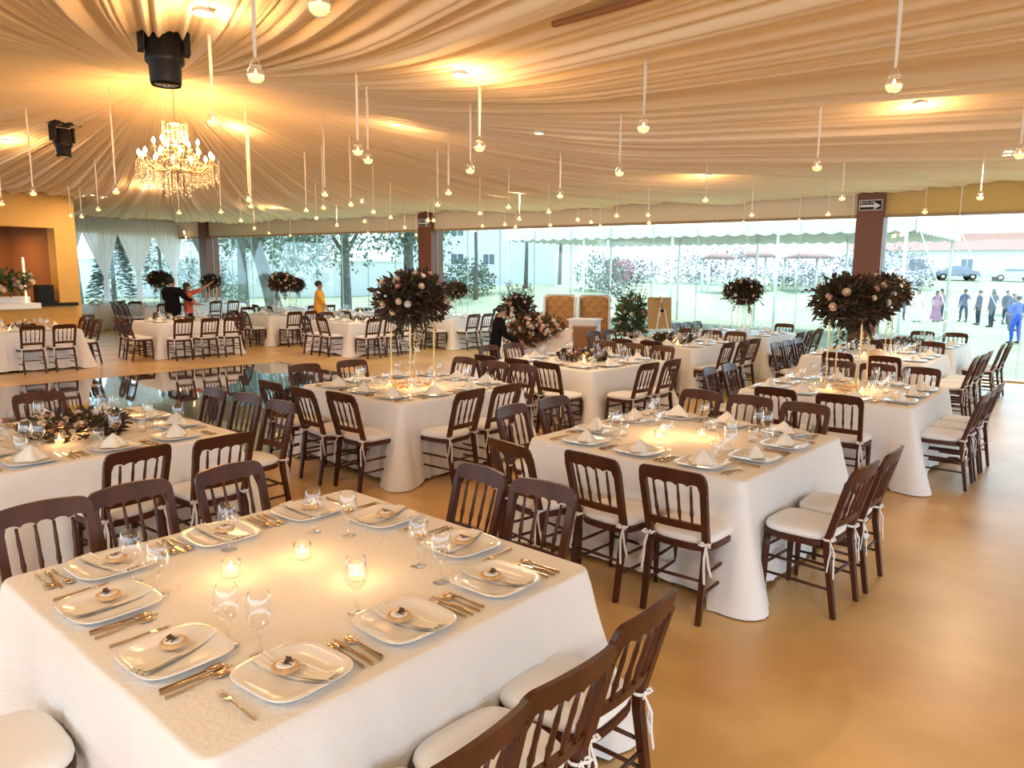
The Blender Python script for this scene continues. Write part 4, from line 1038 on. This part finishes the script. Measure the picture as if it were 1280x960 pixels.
# trees
def blobs(b, rnd, blist, n, L, W, shell=.35):
    for c, r in blist: leaves(b, n, c, r, L, W, rnd, shell)
def tree(loc, h, tr, spread, n, label, seed, mat='tree', lean=(0, 0), low=.35, L=.22, group='trees beyond the lawn'):
    rnd = random.Random(seed); e = empty('tree', (loc[0], loc[1], hill(*loc[:2])-.05), rnd.random()*6 if lean == (0, 0) else 0); tag(e, label, 'tree', group)
    bl = [((spread*.6*rnd.uniform(-1, 1), spread*.6*rnd.uniform(-1, 1), h*(low+.12+(1-low-.12)*rnd.random())), (spread*.45, spread*.45, h*.16)) for _ in range(9)]
    obj('crown', mesh_of(lambda b: blobs(b, rnd, bl, n*2//9, L, L*.6), 'crown', mat), e)
    lx, ly = lean
    def tk(b):
        b.sweep([(0, 0, 0), (lx*.3, ly*.3, h*.2), (lx*.7, ly*.7, h*.42), (lx, ly, h*.7)], [tr*1.25, tr, tr*.8, tr*.4], 10)
        for q in range(4):
            a = q*1.7+rnd.random(); b.sweep([(lx*.6, ly*.6, h*.36), (lx+math.cos(a)*spread*.25, ly+math.sin(a)*spread*.25, h*.52), (lx+math.cos(a)*spread*.5, ly+math.sin(a)*spread*.5, h*.72)], [tr*.5, tr*.35, tr*.15], 7)
    obj('trunk', mesh_of(tk, 'trunk', 'trunk'), e)
tree((-13.2, 41.5), 9.5, .38, 4.2, 2600, 'leafy tree with leaning grey trunk seen through left window', 1, lean=(-1.5, 0), low=.38)
tree((-8.5, 38), 9, .25, 3.6, 2400, 'broad tree left of the middle pillar', 2, low=.25)
tree((-17.0, 47), 10, .3, 4.5, 2400, 'tree behind the left end of the left window', 3, low=.30)
tree((-6.0, 43), 10, .3, 4.0, 2400, 'tree directly behind the middle pillar', 4, low=.22)
tree((-26.5, 45), 9, .42, 3.5, 1500, 'thick grey trunk beside the yellow bar wall', 5, low=.5)
tree((-21.5, 52), 9, .3, 4.2, 1800, 'tree above the white garden wall at far left', 6, low=.45)
def conifer(loc, h, r, seed, label):
    rnd = random.Random(seed); e = empty('conifer', (*loc, hill(*loc)-.05)); tag(e, label, 'tree')
    def fo(b):
        for q in range(1900):
            t = rnd.random()**.8; z = h*(.12+.88*t); rr = r*(1-t)*(.5+.5*rnd.random()); a = rnd.random()*2*PI
            b.leaf((math.cos(a)*rr, math.sin(a)*rr, z), (math.cos(a), math.sin(a), -.25+rnd.random()*.3), (rnd.gauss(0, .3), rnd.gauss(0, .3), 1), .36, .16)
    obj('crown', mesh_of(fo, 'conifer_crown', 'conifer'), e); obj('trunk', mesh_of(lambda b: b.sweep([(0, 0, 0), (0, 0, h*.9)], [.16, .03], 8), 'conifer_trunk', 'trunk'), e)
conifer((-20.6, 38.5), 5.2, 1.25, 7, 'pointed conifer between the sheer curtains')
conifer((-24.5, 52), 8.5, 1.6, 8, 'tall dark conifer seen between the second pair of curtains')
# palms
def palm(loc, h, seed, label):
    rnd = random.Random(seed); e = empty('palm_tree', (*loc, hill(*loc)-.05)); tag(e, label, 'palm tree', 'palms before the white house')
    def fr(b):
        for q in range(14):
            a = 2*PI*q/14+rnd.random()*.3; d = Vector((math.cos(a), math.sin(a), .55)); p = Vector((0, 0, h)); L = 1.9; pts = [p.copy()]
            for i in range(9):
                p = p+d*(L/9); d = (d+Vector((0, 0, -.22))).normalized(); pts.append(p.copy())
                sd = d.cross(Vector((0, 0, 1))).normalized()
                for q2 in (-1, 1): b.leaf(p, d*.5+sd*q2+Vector((0, 0, -.45)), (0, 0, 1), .55, .07)
            b.sweep(pts, .02, 4)
    obj('fronds', mesh_of(fr, 'fronds', 'leaf_mid'), e); obj('trunk', mesh_of(lambda b: b.sweep([(0, 0, 0), (.05, 0, h*.5), (0, 0, h)], [.16, .11, .10], 9), 'palm_trunk', 'trunk'), e)
palm((-6.2, 45.5), 5.2, 1, 'palm right of the middle pillar'); palm((.9, 52), 5.6, 2, 'palm under the left end of the marquee'); palm((3.5, 56), 6.2, 3, 'palm before the white house, second from left'); palm((-2.4, 48), 5.3, 4, 'palm left of the marquee corner')
def shrub(loc, r, n, mat, label, seed, flowers=None, L=.22, grp=None):
    rnd = random.Random(seed); e = empty('shrub', (*loc, hill(*loc)-.05)); tag(e, label, 'shrub', grp)
    def sf(b):
        leaves(b, n, (0, 0, r[2]*.9), r, L, L*.6, rnd, .4)
        leaves(b, n//2, (r[0]*.4, 0, r[2]*.7), (r[0]*.7, r[1], r[2]*.8), L, L*.6, rnd, .4)
    obj('foliage', mesh_of(sf, 'shrub_foliage', mat), e)
    if flowers: obj('flowers', mesh_of(lambda b: leaves(b, n//2, (r[0]*.55, -r[1]*.4, r[2]*1.05), (r[0]*.5, r[1]*.7, r[2]*.5), .16, .12, rnd, .6), 'shrub_flowers', flowers), e)
shrub((6.3, 52), (2.0, 1.3, 1.5), 1100, 'tree', 'green bush with red blossom under the marquee', 1, 'bush_red')
shrub((-18.5, 44), (2.6, 1.6, 1.7), 1200, 'conifer', 'round grey-green bush behind the left window', 2)
shrub((-3.2, 50), (1.9, 1.2, 1.4), 900, 'tree', 'bush left of the white house', 3)
shrub((-6.0, 52), (2.4, 1.2, .9), 800, 'mauve', 'low mauve shrub behind the middle pillar', 4)
for i in range(6):
    x = 11+i*4.6+(.7 if i % 2 else 0)
    shrub((x, 71-i*.8), (2.9, 1.6, 1.35+.35*(i % 3)), 620, 'mauve', 'hazy mauve shrub at far lawn edge, number %s from left' % ['one', 'two', 'three', 'four', 'five', 'six', 'seven', 'eight', 'nine'][i], 10+i, None, .26, 'shrubs along the far lawn edge')
# pavilion roofs, slide and far garden things
def pav(loc, w, label):
    e = empty('pavilion', (*loc, hill(*loc))); tag(e, label, 'pavilion', 'red roofed garden pavilions')
    obj('roof', mesh_of(lambda b: b.lathe([(w, 2.75), (w*.5, 3.2), (.05, 3.45)], 4), 'pavilion_roof', 'tile_red'), e, (0, 0, 0), PI/4)
    for sx in (-1, 1):
        for sy in (-1, 1): obj('post', mesh_of(lambda b: b.sweep([(0, 0, 0), (0, 0, 2.8)], .12, 8), 'post', 'wallw'), e, (sx*w*.55, sy*w*.55, 0))
pav((17.2, 63), 1.8, 'left small red-roofed pavilion under the marquee edge'); pav((21.5, 66), 2.0, 'middle red-roofed pavilion beyond the lawn'); pav((25.5, 65), 2.6, 'right red-roofed pavilion nearest the right pillar')
def slide(b):
    P_ = [(0, 0, 2.2), (2, .4, 1.9), (4, 1.4, 1.5), (6, 1.0, 1.1), (8, 0, .7), (9.5, -.6, .35)]
    for z in (0, .9): b.sweep([(p[0]+z*1.5, p[1], p[2]+z) for p in P_], 1, rect=(.6, .12))
e = empty('water_slide', (25.0, 58, hill(25, 58)), 0, .42); tag(e, 'pale turquoise curved slide beyond the lawn by the right pillar', 'slide')
obj('chute', mesh_of(slide, 'chute', 'pool'), e)
for q in ((0, 0, 2.1), (4, 1.4, 1.4), (8, 0, .6)): obj('post', mesh_of(lambda b: b.sweep([(q[0], q[1], 0), q], .08, 8), 'slide_post', 'wallw'), e)
# buildings
def house(loc, rz, L, D, Hh, wins, label, roofm='tile_red', cat='building', flat=True, roofh=.5):
    e = empty('building', (*loc, hill(*loc)-.1), rz); tag(e, label, cat)
    obj('wall', mesh_of(lambda b: b.box((0, D/2, Hh/2), (L, D, Hh)), 'wall', 'wallw'), e)
    obj('roof', mesh_of(lambda b: b.add([(-L/2-.4, -.5, Hh-.1), (L/2+.4, -.5, Hh-.1), (L/2+.4, D+.5, Hh-.1), (-L/2-.4, D+.5, Hh-.1), (-L/2-.4, D/2, Hh+roofh*2), (L/2+.4, D/2, Hh+roofh*2)], [(0, 1, 5, 4), (2, 3, 4, 5), (0, 4, 3), (1, 2, 5), (3, 2, 1, 0)]), 'roof', roofm), e)
    for (x, z, w_, h_) in wins:
        f = obj('window', mesh_of(lambda b: (b.box((x, -.03, z+h_/2), (w_, .06, .08)), b.box((x, -.03, z-h_/2), (w_, .06, .08)), b.box((x-w_/2, -.03, z), (.08, .06, h_)), b.box((x+w_/2, -.03, z), (.08, .06, h_)), b.box((x, -.03, z), (.05, .05, h_))), 'window', 'white_paint'), e)
        obj('pane', mesh_of(lambda b: b.box((x, -.01, z), (w_, .03, h_)), 'pane', 'winglass'), f)
house((-2, 62), R(3), 15, 8, 6.5, [(-4.2, 2.3, 1.1, .9), (-2.6, 2.3, 1.1, .9), (0, 2.3, 1.0, .9), (-4.2, 4.6, 1.1, .9), (-2.6, 4.6, 1.1, .9)], 'white house with small windows beyond the marquee', 'wallw')
house((52, 84), R(-30), 26, 9, 3.2, [(-6, 1.5, 1.6, 1.3), (-1, 1.5, 1.2, 1.3), (4, 1.4, 2.2, 1.5)], 'low white building with red tiled roof behind the cars', 'tile_red', roofh=1.0)
e = single('garden_wall', mesh_of(lambda b: (b.box((0, 0, 1.5), (62, .3, 3.0)), b.box((0, 0, 3.02), (62, .42, .1))), 'garden_wall', 'wallw'), (-36, 56, hill(-30, 56)-.2), R(3), 'long white garden wall behind the trees at left', 'wall')
house((-27, 68), R(6), 20, 8, 6.5, [(-6, 4.2, 1.2, 1.1), (-2, 4.2, 1.2, 1.1), (3, 4.2, 1.2, 1.1), (7, 4.2, 1.2, 1.1)], 'two storey pale house above the garden wall', 'tile_red')
# cars
def car(loc, rz, col, label):
    e = empty('car', (*loc, hill(*loc)), rz); tag(e, label, 'car')
    m_ = pbr('car paint', col, .25, coat=.6)
    prof = [(-2.1, .45), (-2.12, .75), (-1.95, .92), (-1.35, 1.0), (-.75, 1.40), (-.1, 1.47), (.7, 1.40), (1.3, 1.02), (2.0, .88), (2.15, .70), (2.12, .42)]
    def body(b):
        vs = []; fs = []
        ys = [(-.82, .0), (-.86, .03), (-.80, 0), (.80, 0), (.86, .03), (.82, 0)]
        k_ = [1, 1, .86, .86, 1, 1]
        cols = [(-.84, 1), (-.60, 1.0), (.60, 1.0), (.84, 1)]
        for j, (y, q) in enumerate(cols):
            for x, z in prof:
                yy = y
                if z > 1.05: yy = y*.82
                vs.append((x, yy, z))
        n = len(prof)
        for j in range(len(cols)-1):
            for i in range(n-1): fs.append((j*n+i, (j+1)*n+i, (j+1)*n+i+1, j*n+i+1))
        fs.append(tuple(range(n))); fs.append(tuple(reversed(range(3*n, 4*n)))); fs.append((0, n-1, 4*n-1, 3*n))
        b.add(vs, fs)
    obj('body', mesh_of(body, 'car_body', m_), e)
    for s_ in (-1, 1):
        obj('side_window', mesh_of(lambda b: b.add([(-1.15, s_*.80, 1.03), (-.70, s_*.715, 1.34), (.62, s_*.715, 1.34), (1.08, s_*.80, 1.03), (-1.15, s_*.86, 1.03), (1.08, s_*.86, 1.03)], [(4, 1, 2, 5), (0, 4, 5, 3), (0, 1, 4), (3, 5, 2)]), 'side_window', 'winglass'), e)
        for x in (-1.35, 1.35):
            w_ = obj('wheel', mesh_of(lambda b: b.lathe([(.0, 0), (.20, .01), (.32, 0), (.34, .05), (.34, .17), (.30, .2), (.0, .2)], 20, capb=False), 'wheel', 'black'), e, (x, s_*.72+(.0 if s_ < 0 else .0), .34), 0, (PI/2*(1 if s_ < 0 else -1), 0, 0))
            obj('hubcap', mesh_of(lambda b: b.lathe([(.0, .205), (.18, .205), (.19, .18)], 14, capb=False), 'hubcap', 'silver'), w_)
car((50.5, 75.5), R(-18), (.55, .60, .66), 'silver car parked at the right edge of the photo'); car((45.2, 76.5), R(-14), (.12, .14, .17), 'dark car parked left of the silver car')
car((36.3, 70), R(20), (.80, .80, .80), 'white car parked right of the right pillar')
# small white garden canopy far right
e = empty('garden_umbrella', (32.5, 46.5, hill(32.5, 46.5)), 0); tag(e, 'white garden parasol at the right edge beyond the people', 'parasol')
obj('canopy', mesh_of(lambda b: b.lathe([(2.6, 2.9), (2.62, 3.05), (1.3, 3.55), (.05, 3.9)], 8, capb=False), 'canopy', 'canvas'), e); obj('pole', mesh_of(lambda b: b.sweep([(0, 0, 0), (0, 0, 3.85)], .05, 8), 'pole', 'white_paint'), e)

# ------------------------------------------------------------------ people
def skin_mesh(name, verts, edges, radii, mat, sub=1, root=0):
    me = bpy.data.meshes.new(name); me.from_pydata([tuple(v) for v in verts], edges, [])
    o = bpy.data.objects.new(name, me); C.objects.link(o)
    mod = o.modifiers.new('s', 'SKIN'); mod.use_smooth_shade = True
    for i, r in enumerate(radii):
        d = me.skin_vertices[0].data[i]; d.radius = r if isinstance(r, tuple) else (r, r); d.use_root = (i == root)
    if sub: ss = o.modifiers.new('d', 'SUBSURF'); ss.levels = sub; ss.render_levels = sub
    dg = bpy.context.evaluated_depsgraph_get(); m2 = bpy.data.meshes.new_from_object(o.evaluated_get(dg)); m2.name = name
    bpy.data.objects.remove(o); m2.materials.clear(); m2.materials.append(M[mat] if isinstance(mat, str) else mat)
    return m2
class Sk:
    def __init__(s): s.v = []; s.e = []; s.r = []; s.g = []
    def chain(s, start, pts, reg='torso'):
        prev = start
        for n_, (p, r) in enumerate(pts):
            s.v.append(p); s.r.append(r); i = len(s.v)-1
            if prev is not None: s.e.append((prev, i)); s.g.append(reg if isinstance(reg, str) else reg[n_])
            prev = i
        return prev
def person(loc, rz, label, shirt, trousers, armL=None, armR=None, h=1.0, lean=0, dress=None, hair='short', hat=None, build=1.0, apron=False, short_sleeve=False, group=None, turn=0, skinm='skin', stance=.10):
    """facing +Y; joints in metres for a 1.72 m person, scaled by h"""
    e = empty('person', loc, rz, h); tag(e, label, 'person', group)
    bw_ = build
    def L_(x, y, z):   # forward lean about the hips
        if z > .95:
            dz = z-.95; return Vector((x, y+math.sin(lean)*dz, .95+math.cos(lean)*dz))
        return Vector((x, y, z))
    armL = armL or [(-.23, .0, 1.14), (-.22, .07, .90)]; armR = armR or [(.23, .0, 1.14), (.22, .07, .90)]
    s = Sk()
    s.chain(None, [(L_(0, 0, .95), (.135*bw_, .10*bw_))])
    sp = s.chain(0, [(L_(0, .0, 1.10), (.120*bw_, .09*bw_)), (L_(0, 0, 1.28), (.140*bw_, .10*bw_)), (L_(0, -.005, 1.40), (.10*bw_, .07))])
    nk = s.chain(sp, [(L_(0, 0, 1.47), (.050, .050))], 'head')
    s.chain(nk, [(L_(0, .015, 1.54), (.062, .066)), (L_(0, .008, 1.62), (.073, .088)), (L_(0, .0, 1.69), (.056, .066))], 'head')
    nose_parent = len(s.v)-2
    s.chain(nose_parent, [(L_(0, .105, 1.595), (.013, .013))], 'head')
    for sg, arm in ((-1, armL), (1, armR)):
        el, wr = Vector(arm[0]), Vector(arm[1]); el = L_(*el) if el.z > .95 else el; wr = L_(*wr) if wr.z > .95 else wr
        dd = (wr-el).normalized(); side = dd.cross(Vector((0, 0, 1))) if abs(dd.z) < .9 else Vector((0, 1, 0)); side.normalize()
        i = s.chain(sp, [(L_(sg*.165*bw_, 0, 1.40), .055*bw_), ((L_(sg*.17*bw_, 0, 1.38)+el)/2, .045*bw_), (el, .038), ((el+wr)/2, .034), (wr, .024), (wr+dd*.05, (.036, .018)), (wr+dd*.085, (.036, .016))],
                    ['upper', 'upper', 'upper', 'fore', 'fore', 'hand', 'hand'])
        for q in range(4):
            o_ = side*((q-1.5)*.019); s.chain(i, [(wr+dd*.115+o_, .0085), (wr+dd*(.155+(.01 if q in (1, 2) else 0))+o_*1.1+Vector((0, 0, -.008)), .0065)], 'hand')
        s.chain(i-1, [(wr+dd*.06+side*(.045*sg), .010), (wr+dd*.10+side*(.055*sg), .008)], 'hand')
    for sg in (-1, 1):
        s.chain(0, [(Vector((sg*.09, 0, .88)), .088*bw_), (Vector((sg*stance, .01, .50)), .062), (Vector((sg*stance, -.01, .30)), .054), (Vector((sg*(stance+.01), -.02, .09)), .036), (Vector((sg*(stance+.02), .10, .035)), (.038, .025))],
                ['leg', 'leg', 'leg', 'leg', 'foot'])
    bm_ = skin_mesh('person_body', s.v, s.e, s.r, skinm, 2); obj('body', bm_, e)
    # clothing: closed shells lying a little outside the body, each covering its own regions
    rad = [(r if isinstance(r, (int, float)) else min(r)) for r in s.r]
    vreg = []
    for v in bm_.vertices:
        best = None
        for (i, j), g in zip(s.e, s.g):
            A_, B_ = s.v[i], s.v[j]; ab = B_-A_; t = max(0, min(1, (v.co-A_).dot(ab)/max(1e-9, ab.length_squared)))
            d = (v.co-(A_+ab*t)).length-(rad[i]*(1-t)+rad[j]*t)
            if best is None or d < best[0]: best = (d, g, t)
        vreg.append(best[1])
    def shell(name, keep, off, mat):
        fs_ = [f for f in bm_.polygons if sum(keep(vreg[k], bm_.vertices[k].co.z) for k in f.vertices)*2 >= len(f.vertices)]
        idx = {}; vs_ = []; out = []
        for f in fs_:
            ff = []
            for k in f.vertices:
                if k not in idx:
                    idx[k] = len(vs_); v = bm_.vertices[k]; vs_.append(v.co+v.normal*off)
                ff.append(idx[k])
            out.append(ff)
        b = MB(); b.add(vs_, out, True); return b.mesh(name, mat)
    sl = ('torso', 'upper') if short_sleeve else ('torso', 'upper', 'fore')
    if dress:
        obj('bodice', shell('bodice', lambda g, z: g in ('torso', 'upper') or (g == 'leg' and z > .8), .012, shirt), e)
        obj('skirt', mesh_of(lambda b: b.grid(lambda u, v: ((.155+.16*v+.02*v*math.sin(u*2*PI*9))*math.cos(2*PI*u)*bw_, (.125+.15*v+.02*v*math.sin(u*2*PI*9))*math.sin(2*PI*u)*bw_, 1.04-.99*v), 48, 8, closed=True), 'skirt', dress), e)
    else:
        obj('shirt', shell('shirt', lambda g, z: g in sl or (g == 'leg' and z > .90), .020, shirt), e)
        obj('trousers', shell('trousers', lambda g, z: (g == 'leg' and z > .06) or (g == 'torso' and z < 1.06), .012, trousers), e)
    for sg in (-1, 1):
        obj('shoe', mesh_of(lambda b: (b.ball((sg*(stance+.02), .06, .035), (.050, .13, .035), 12, 6)), 'shoe', 'black'), e)
    hc = L_(0, -.008, 1.635)
    def hr(b):
        b.ball((hc.x, hc.y-.012, hc.z+.025), (.088, .102, .088), 16, 10)
        if hair == 'bun': b.ball((hc.x, hc.y-.11, hc.z+.06), .045, 10, 7)
        if hair == 'long': b.ball((hc.x, hc.y-.06, hc.z-.10), (.085, .055, .17), 12, 8)
        if hair == 'pony': b.sweep([(hc.x, hc.y-.09, hc.z+.03), (hc.x, hc.y-.15, hc.z), (hc.x, hc.y-.15, hc.z-.12)], [.03, .035, .012], 8)
    obj('hair', mesh_of(hr, 'hair', 'hair'), e)
    for sg in (-1, 1):
        p = L_(sg*.030, .083, 1.625); obj('eye', mesh_of(lambda b: b.ball(p[:], (.011, .007, .008), 8, 5), 'eye', 'black'), e)
        p2 = L_(sg*.080, -.005, 1.60); obj('ear', mesh_of(lambda b: b.ball(p2[:], (.012, .022, .032), 8, 5), 'ear', skinm), e)
    p = L_(0, .084, 1.555); obj('mouth', mesh_of(lambda b: b.ball(p[:], (.024, .006, .007), 8, 5), 'mouth', pbr('lips', (.35, .12, .10), .5) if 'lips' not in M else M['lips']), e)
    if hat: obj('hat', mesh_of(lambda b: b.lathe([(.19, 1.68), (.20, 1.69), (.10, 1.70), (.095, 1.79), (.05, 1.81), (.0, 1.80)], 20), 'hat', hat), e)
    return e
M['lips'] = pbr('lips', (.35, .12, .10), .5)
M['yellow'] = pbr('yellow shirt', (.80, .38, .03), .8); M['maroon'] = pbr('dark skirt', (.07, .022, .022), .8)
M['dark'] = pbr('black cloth', (.008, .007, .008), .9, spec=.1); M['coral'] = pbr('coral cloth', (.62, .13, .06), .8)
M['navy'] = pbr('navy suit', (.025, .035, .07), .7); M['slate'] = pbr('grey blue suit', (.07, .10, .16), .7); M['bluesuit'] = pbr('bright blue suit', (.02, .10, .55), .6)
M['pale'] = pbr('pale dress', (.78, .72, .78), .7); M['mauvec'] = pbr('mauve dress', (.45, .22, .30), .7); M['tanc'] = pbr('tan cloth', (.6, .42, .28), .7); M['straw'] = pbr('pale hat', (.80, .76, .68), .7)
person((-5.12, 19.72, 0), R(-75), 'person in a yellow shirt and dark skirt standing among the tables', 'yellow', 'maroon', armL=[(-.33, -.10, 1.18), (-.20, -.16, .95)], armR=[(.24, .10, 1.16), (.2, .22, .95)], h=.97, build=1.22, short_sleeve=True, hair='short')
person((-8.85, 19.35, 0), R(-20), 'person in black with back turned beside a raised arm', 'dark', 'dark', armL=[(-.26, .05, 1.14), (-.20, .25, 1.05)], armR=[(.32, .1, 1.22), (.30, .32, 1.15)], h=1.01, build=1.5, hair='bun')
person((-8.62, 19.75, 0), R(-60), 'person in coral top reaching up to a small bouquet', 'coral', 'dark', armL=[(-.16, .36, 1.52), (-.12, .62, 1.70)], armR=[(.26, .10, 1.16), (.14, .30, 1.12)], h=.93, build=1.15, short_sleeve=True, hair='long')
person((-.30, 12.35, 0), R(-78), 'small person in black shirt reaching over a table before the garland', 'dark', 'dark', armL=[(-.22, .20, 1.12), (-.16, .50, 1.00)], armR=[(.22, .16, 1.12), (.16, .46, .98)], h=.83, lean=.22, build=1.1, hair='pony')
G = 'wedding guests standing on the lawn'
def guest(px, py, rz, label, *a, **k): return person((px, py, hill(px, py)), R(rz), label, *a, group=G, **k)
guest(21.6, 41.2, 170, 'guest in dark suit left of the pale dress', 'navy', 'navy')
guest(21.75, 39.9, 150, 'guest in long pale dress with dark long hair', 'pale', 'pale', dress='pale', hair='long', h=.97)
guest(22.85, 40.1, 160, 'guest in long mauve dress', 'mauvec', 'mauvec', dress='mauvec', hair='long', h=.95)
guest(23.5, 40.8, 200, 'guest in pinkish top and grey trousers behind mauve dress', 'mauvec', 'slate')
guest(24.4, 40.2, 120, 'guest in slate suit standing with arm out', 'slate', 'slate', armL=[(-.32, .1, 1.25), (-.42, .30, 1.25)], stance=.16)
guest(23.7, 37.8, 80, 'guest in navy suit, left of the close pair', 'navy', 'navy')
guest(23.35, 36.2, 30, 'guest in navy suit, right of the close pair with back turned', 'navy', 'navy', build=1.1)
guest(26.6, 41.2, 190, 'guest in blue jacket holding a tan bundle', 'slate', 'tanc', armL=[(-.25, .1, 1.15), (-.05, .25, 1.15)], armR=[(.25, .1, 1.15), (.05, .25, 1.15)])
guest(25.5, 38.4, 180, 'guest in dark jacket beside the glass edge', 'navy', 'navy')
guest(18.75, 27.6, 10, 'guest in bright blue suit with back turned, closest on the lawn', 'bluesuit', 'bluesuit', armL=[(-.30, .05, 1.16), (-.16, .22, 1.10)], armR=[(.30, .05, 1.16), (.16, .22, 1.10)], build=1.15, h=1.02, stance=.15)
guest(22.9, 34.0, 175, 'guest in pale hat behind the bright blue suit', 'slate', 'slate', hat='straw')
guest(18.9, 26.4, 100, 'guest in mauve skirt at the right edge of the photo', 'mauvec', 'mauvec', dress='mauvec', h=.9)

# ------------------------------------------------------------------ light
def point(loc, e_, col, size=.1, name='lamp_light'):
    l = bpy.data.lights.new(name, 'POINT'); l.energy = e_; l.color = col; l.shadow_soft_size = size
    o = bpy.data.objects.new(name, l); C.objects.link(o); o.location = loc; return o
WARM = (1, .54, .21); PEACH = (1, .72, .47)
for x, y, w_ in spots: point((x, y, ceil_z(x, y)-.22), SPOT_E, WARM, .06, 'spot_light')
# added warm fill lights facing down, each with an invented fitting at the ceiling
for x, y, w_ in ((1.6, -.8, 'behind the foreground table'), (-3.0, .6, 'left of the foreground table'), (6.5, .2, 'far right of the foreground table'), (.3, 9.2, 'above the mid-hall wreath table'),
                 (6.3, 9.8, 'above the right-hand chairs'), (-9.2, 16.6, 'above the yellow-bar table'), (0, 15.0, 'above the bridal table'), (-3.5, 17.5, 'above the table before yellow-shirted person'), (-7, 7.5, 'left of the dance floor')):
    z = ceil_z(x, y)-.03
    e = empty('ceiling_spotlight', (x, y, z)); tag(e, 'small added fitting for warm ceiling fill light '+w_, 'ceiling light', 'round warm ceiling spotlights')
    obj('lens', DISC, e); obj('ring', RING, e)
    l = bpy.data.lights.new('fill_light', 'AREA'); l.shape = 'DISK'; l.size = .5; l.energy = FILL_E; l.color = PEACH
    o = bpy.data.objects.new('fill_light', l); C.objects.link(o); o.location = (x, y, z-.03)
point((-4.67, 10.6, 3.75), CHAND_E, (1, .48, .15), .25, 'chandelier_light')
l = bpy.data.lights.new('bar_light', 'AREA'); l.energy = 40; l.size = 1.2; l.color = (1, .5, .18); o = bpy.data.objects.new('bar_light', l); C.objects.link(o); o.location = bw(1.6, -1.4, 2.8)[:]
l = bpy.data.lights.new('sun', 'SUN'); l.energy = SUN_E; l.color = (1, .97, .92); l.angle = R(12)
o = bpy.data.objects.new('sun', l); C.objects.link(o); o.rotation_euler = Vector((.18, .30, 1)).to_track_quat('Z', 'Y').to_euler()
w = bpy.data.worlds.new('sky'); bpy.context.scene.world = w; w.use_nodes = True
nt = w.node_tree; nt.nodes.clear()
bg = nt.nodes.new('ShaderNodeBackground'); wo = nt.nodes.new('ShaderNodeOutputWorld'); nt.links.new(bg.outputs[0], wo.inputs[0])
tc = nt.nodes.new('ShaderNodeTexCoord'); sx = nt.nodes.new('ShaderNodeSeparateXYZ'); nt.links.new(tc.outputs['Generated'], sx.inputs[0])
rp = nt.nodes.new('ShaderNodeValToRGB'); nt.links.new(sx.outputs['Z'], rp.inputs[0])
rp.color_ramp.elements[0].position = .0; rp.color_ramp.elements[0].color = (.70, .85, 1, 1)
rp.color_ramp.elements[1].position = .7; rp.color_ramp.elements[1].color = (.55, .74, 1, 1)
nt.links.new(rp.outputs[0], bg.inputs[0]); bg.inputs[1].default_value = SKY_E

# ------------------------------------------------------------------ camera
cam = bpy.data.cameras.new('camera'); cam.lens = 36*925/1280; cam.sensor_width = 36; cam.clip_start = .05; cam.clip_end = 400
co = bpy.data.objects.new('camera', cam); C.objects.link(co)
p_ = math.atan((480-338)/925); r_ = math.atan(.008)
Rv = Vector((1, 0, 0)); Fv = Vector((0, math.cos(p_), -math.sin(p_))); Uv = Vector((0, math.sin(p_), math.cos(p_)))
Xc = Rv*math.cos(r_)+Uv*math.sin(r_); Yc = Uv*math.cos(r_)-Rv*math.sin(r_); Zc = -Fv
mw = Matrix(((Xc.x, Yc.x, Zc.x, 0), (Xc.y, Yc.y, Zc.y, 0), (Xc.z, Yc.z, Zc.z, 2.0), (0, 0, 0, 1)))
co.matrix_world = mw
sc = bpy.context.scene; sc.camera = co
sc.view_settings.view_transform = 'Standard'; sc.view_settings.look = 'None'; sc.view_settings.exposure = EXPO; sc.view_settings.gamma = 1
try: sc.view_settings.use_curve_mapping = False
except Exception: pass
sc.cycles.max_bounces = 8; sc.cycles.transparent_max_bounces = 24; sc.cycles.diffuse_bounces = 3; sc.cycles.glossy_bounces = 3; sc.cycles.caustics_reflective = False; sc.cycles.caustics_refractive = False
sc.cycles.sample_clamp_indirect = 4; sc.cycles.use_light_tree = True
try: sc.cycles.use_denoising = True
except Exception: pass
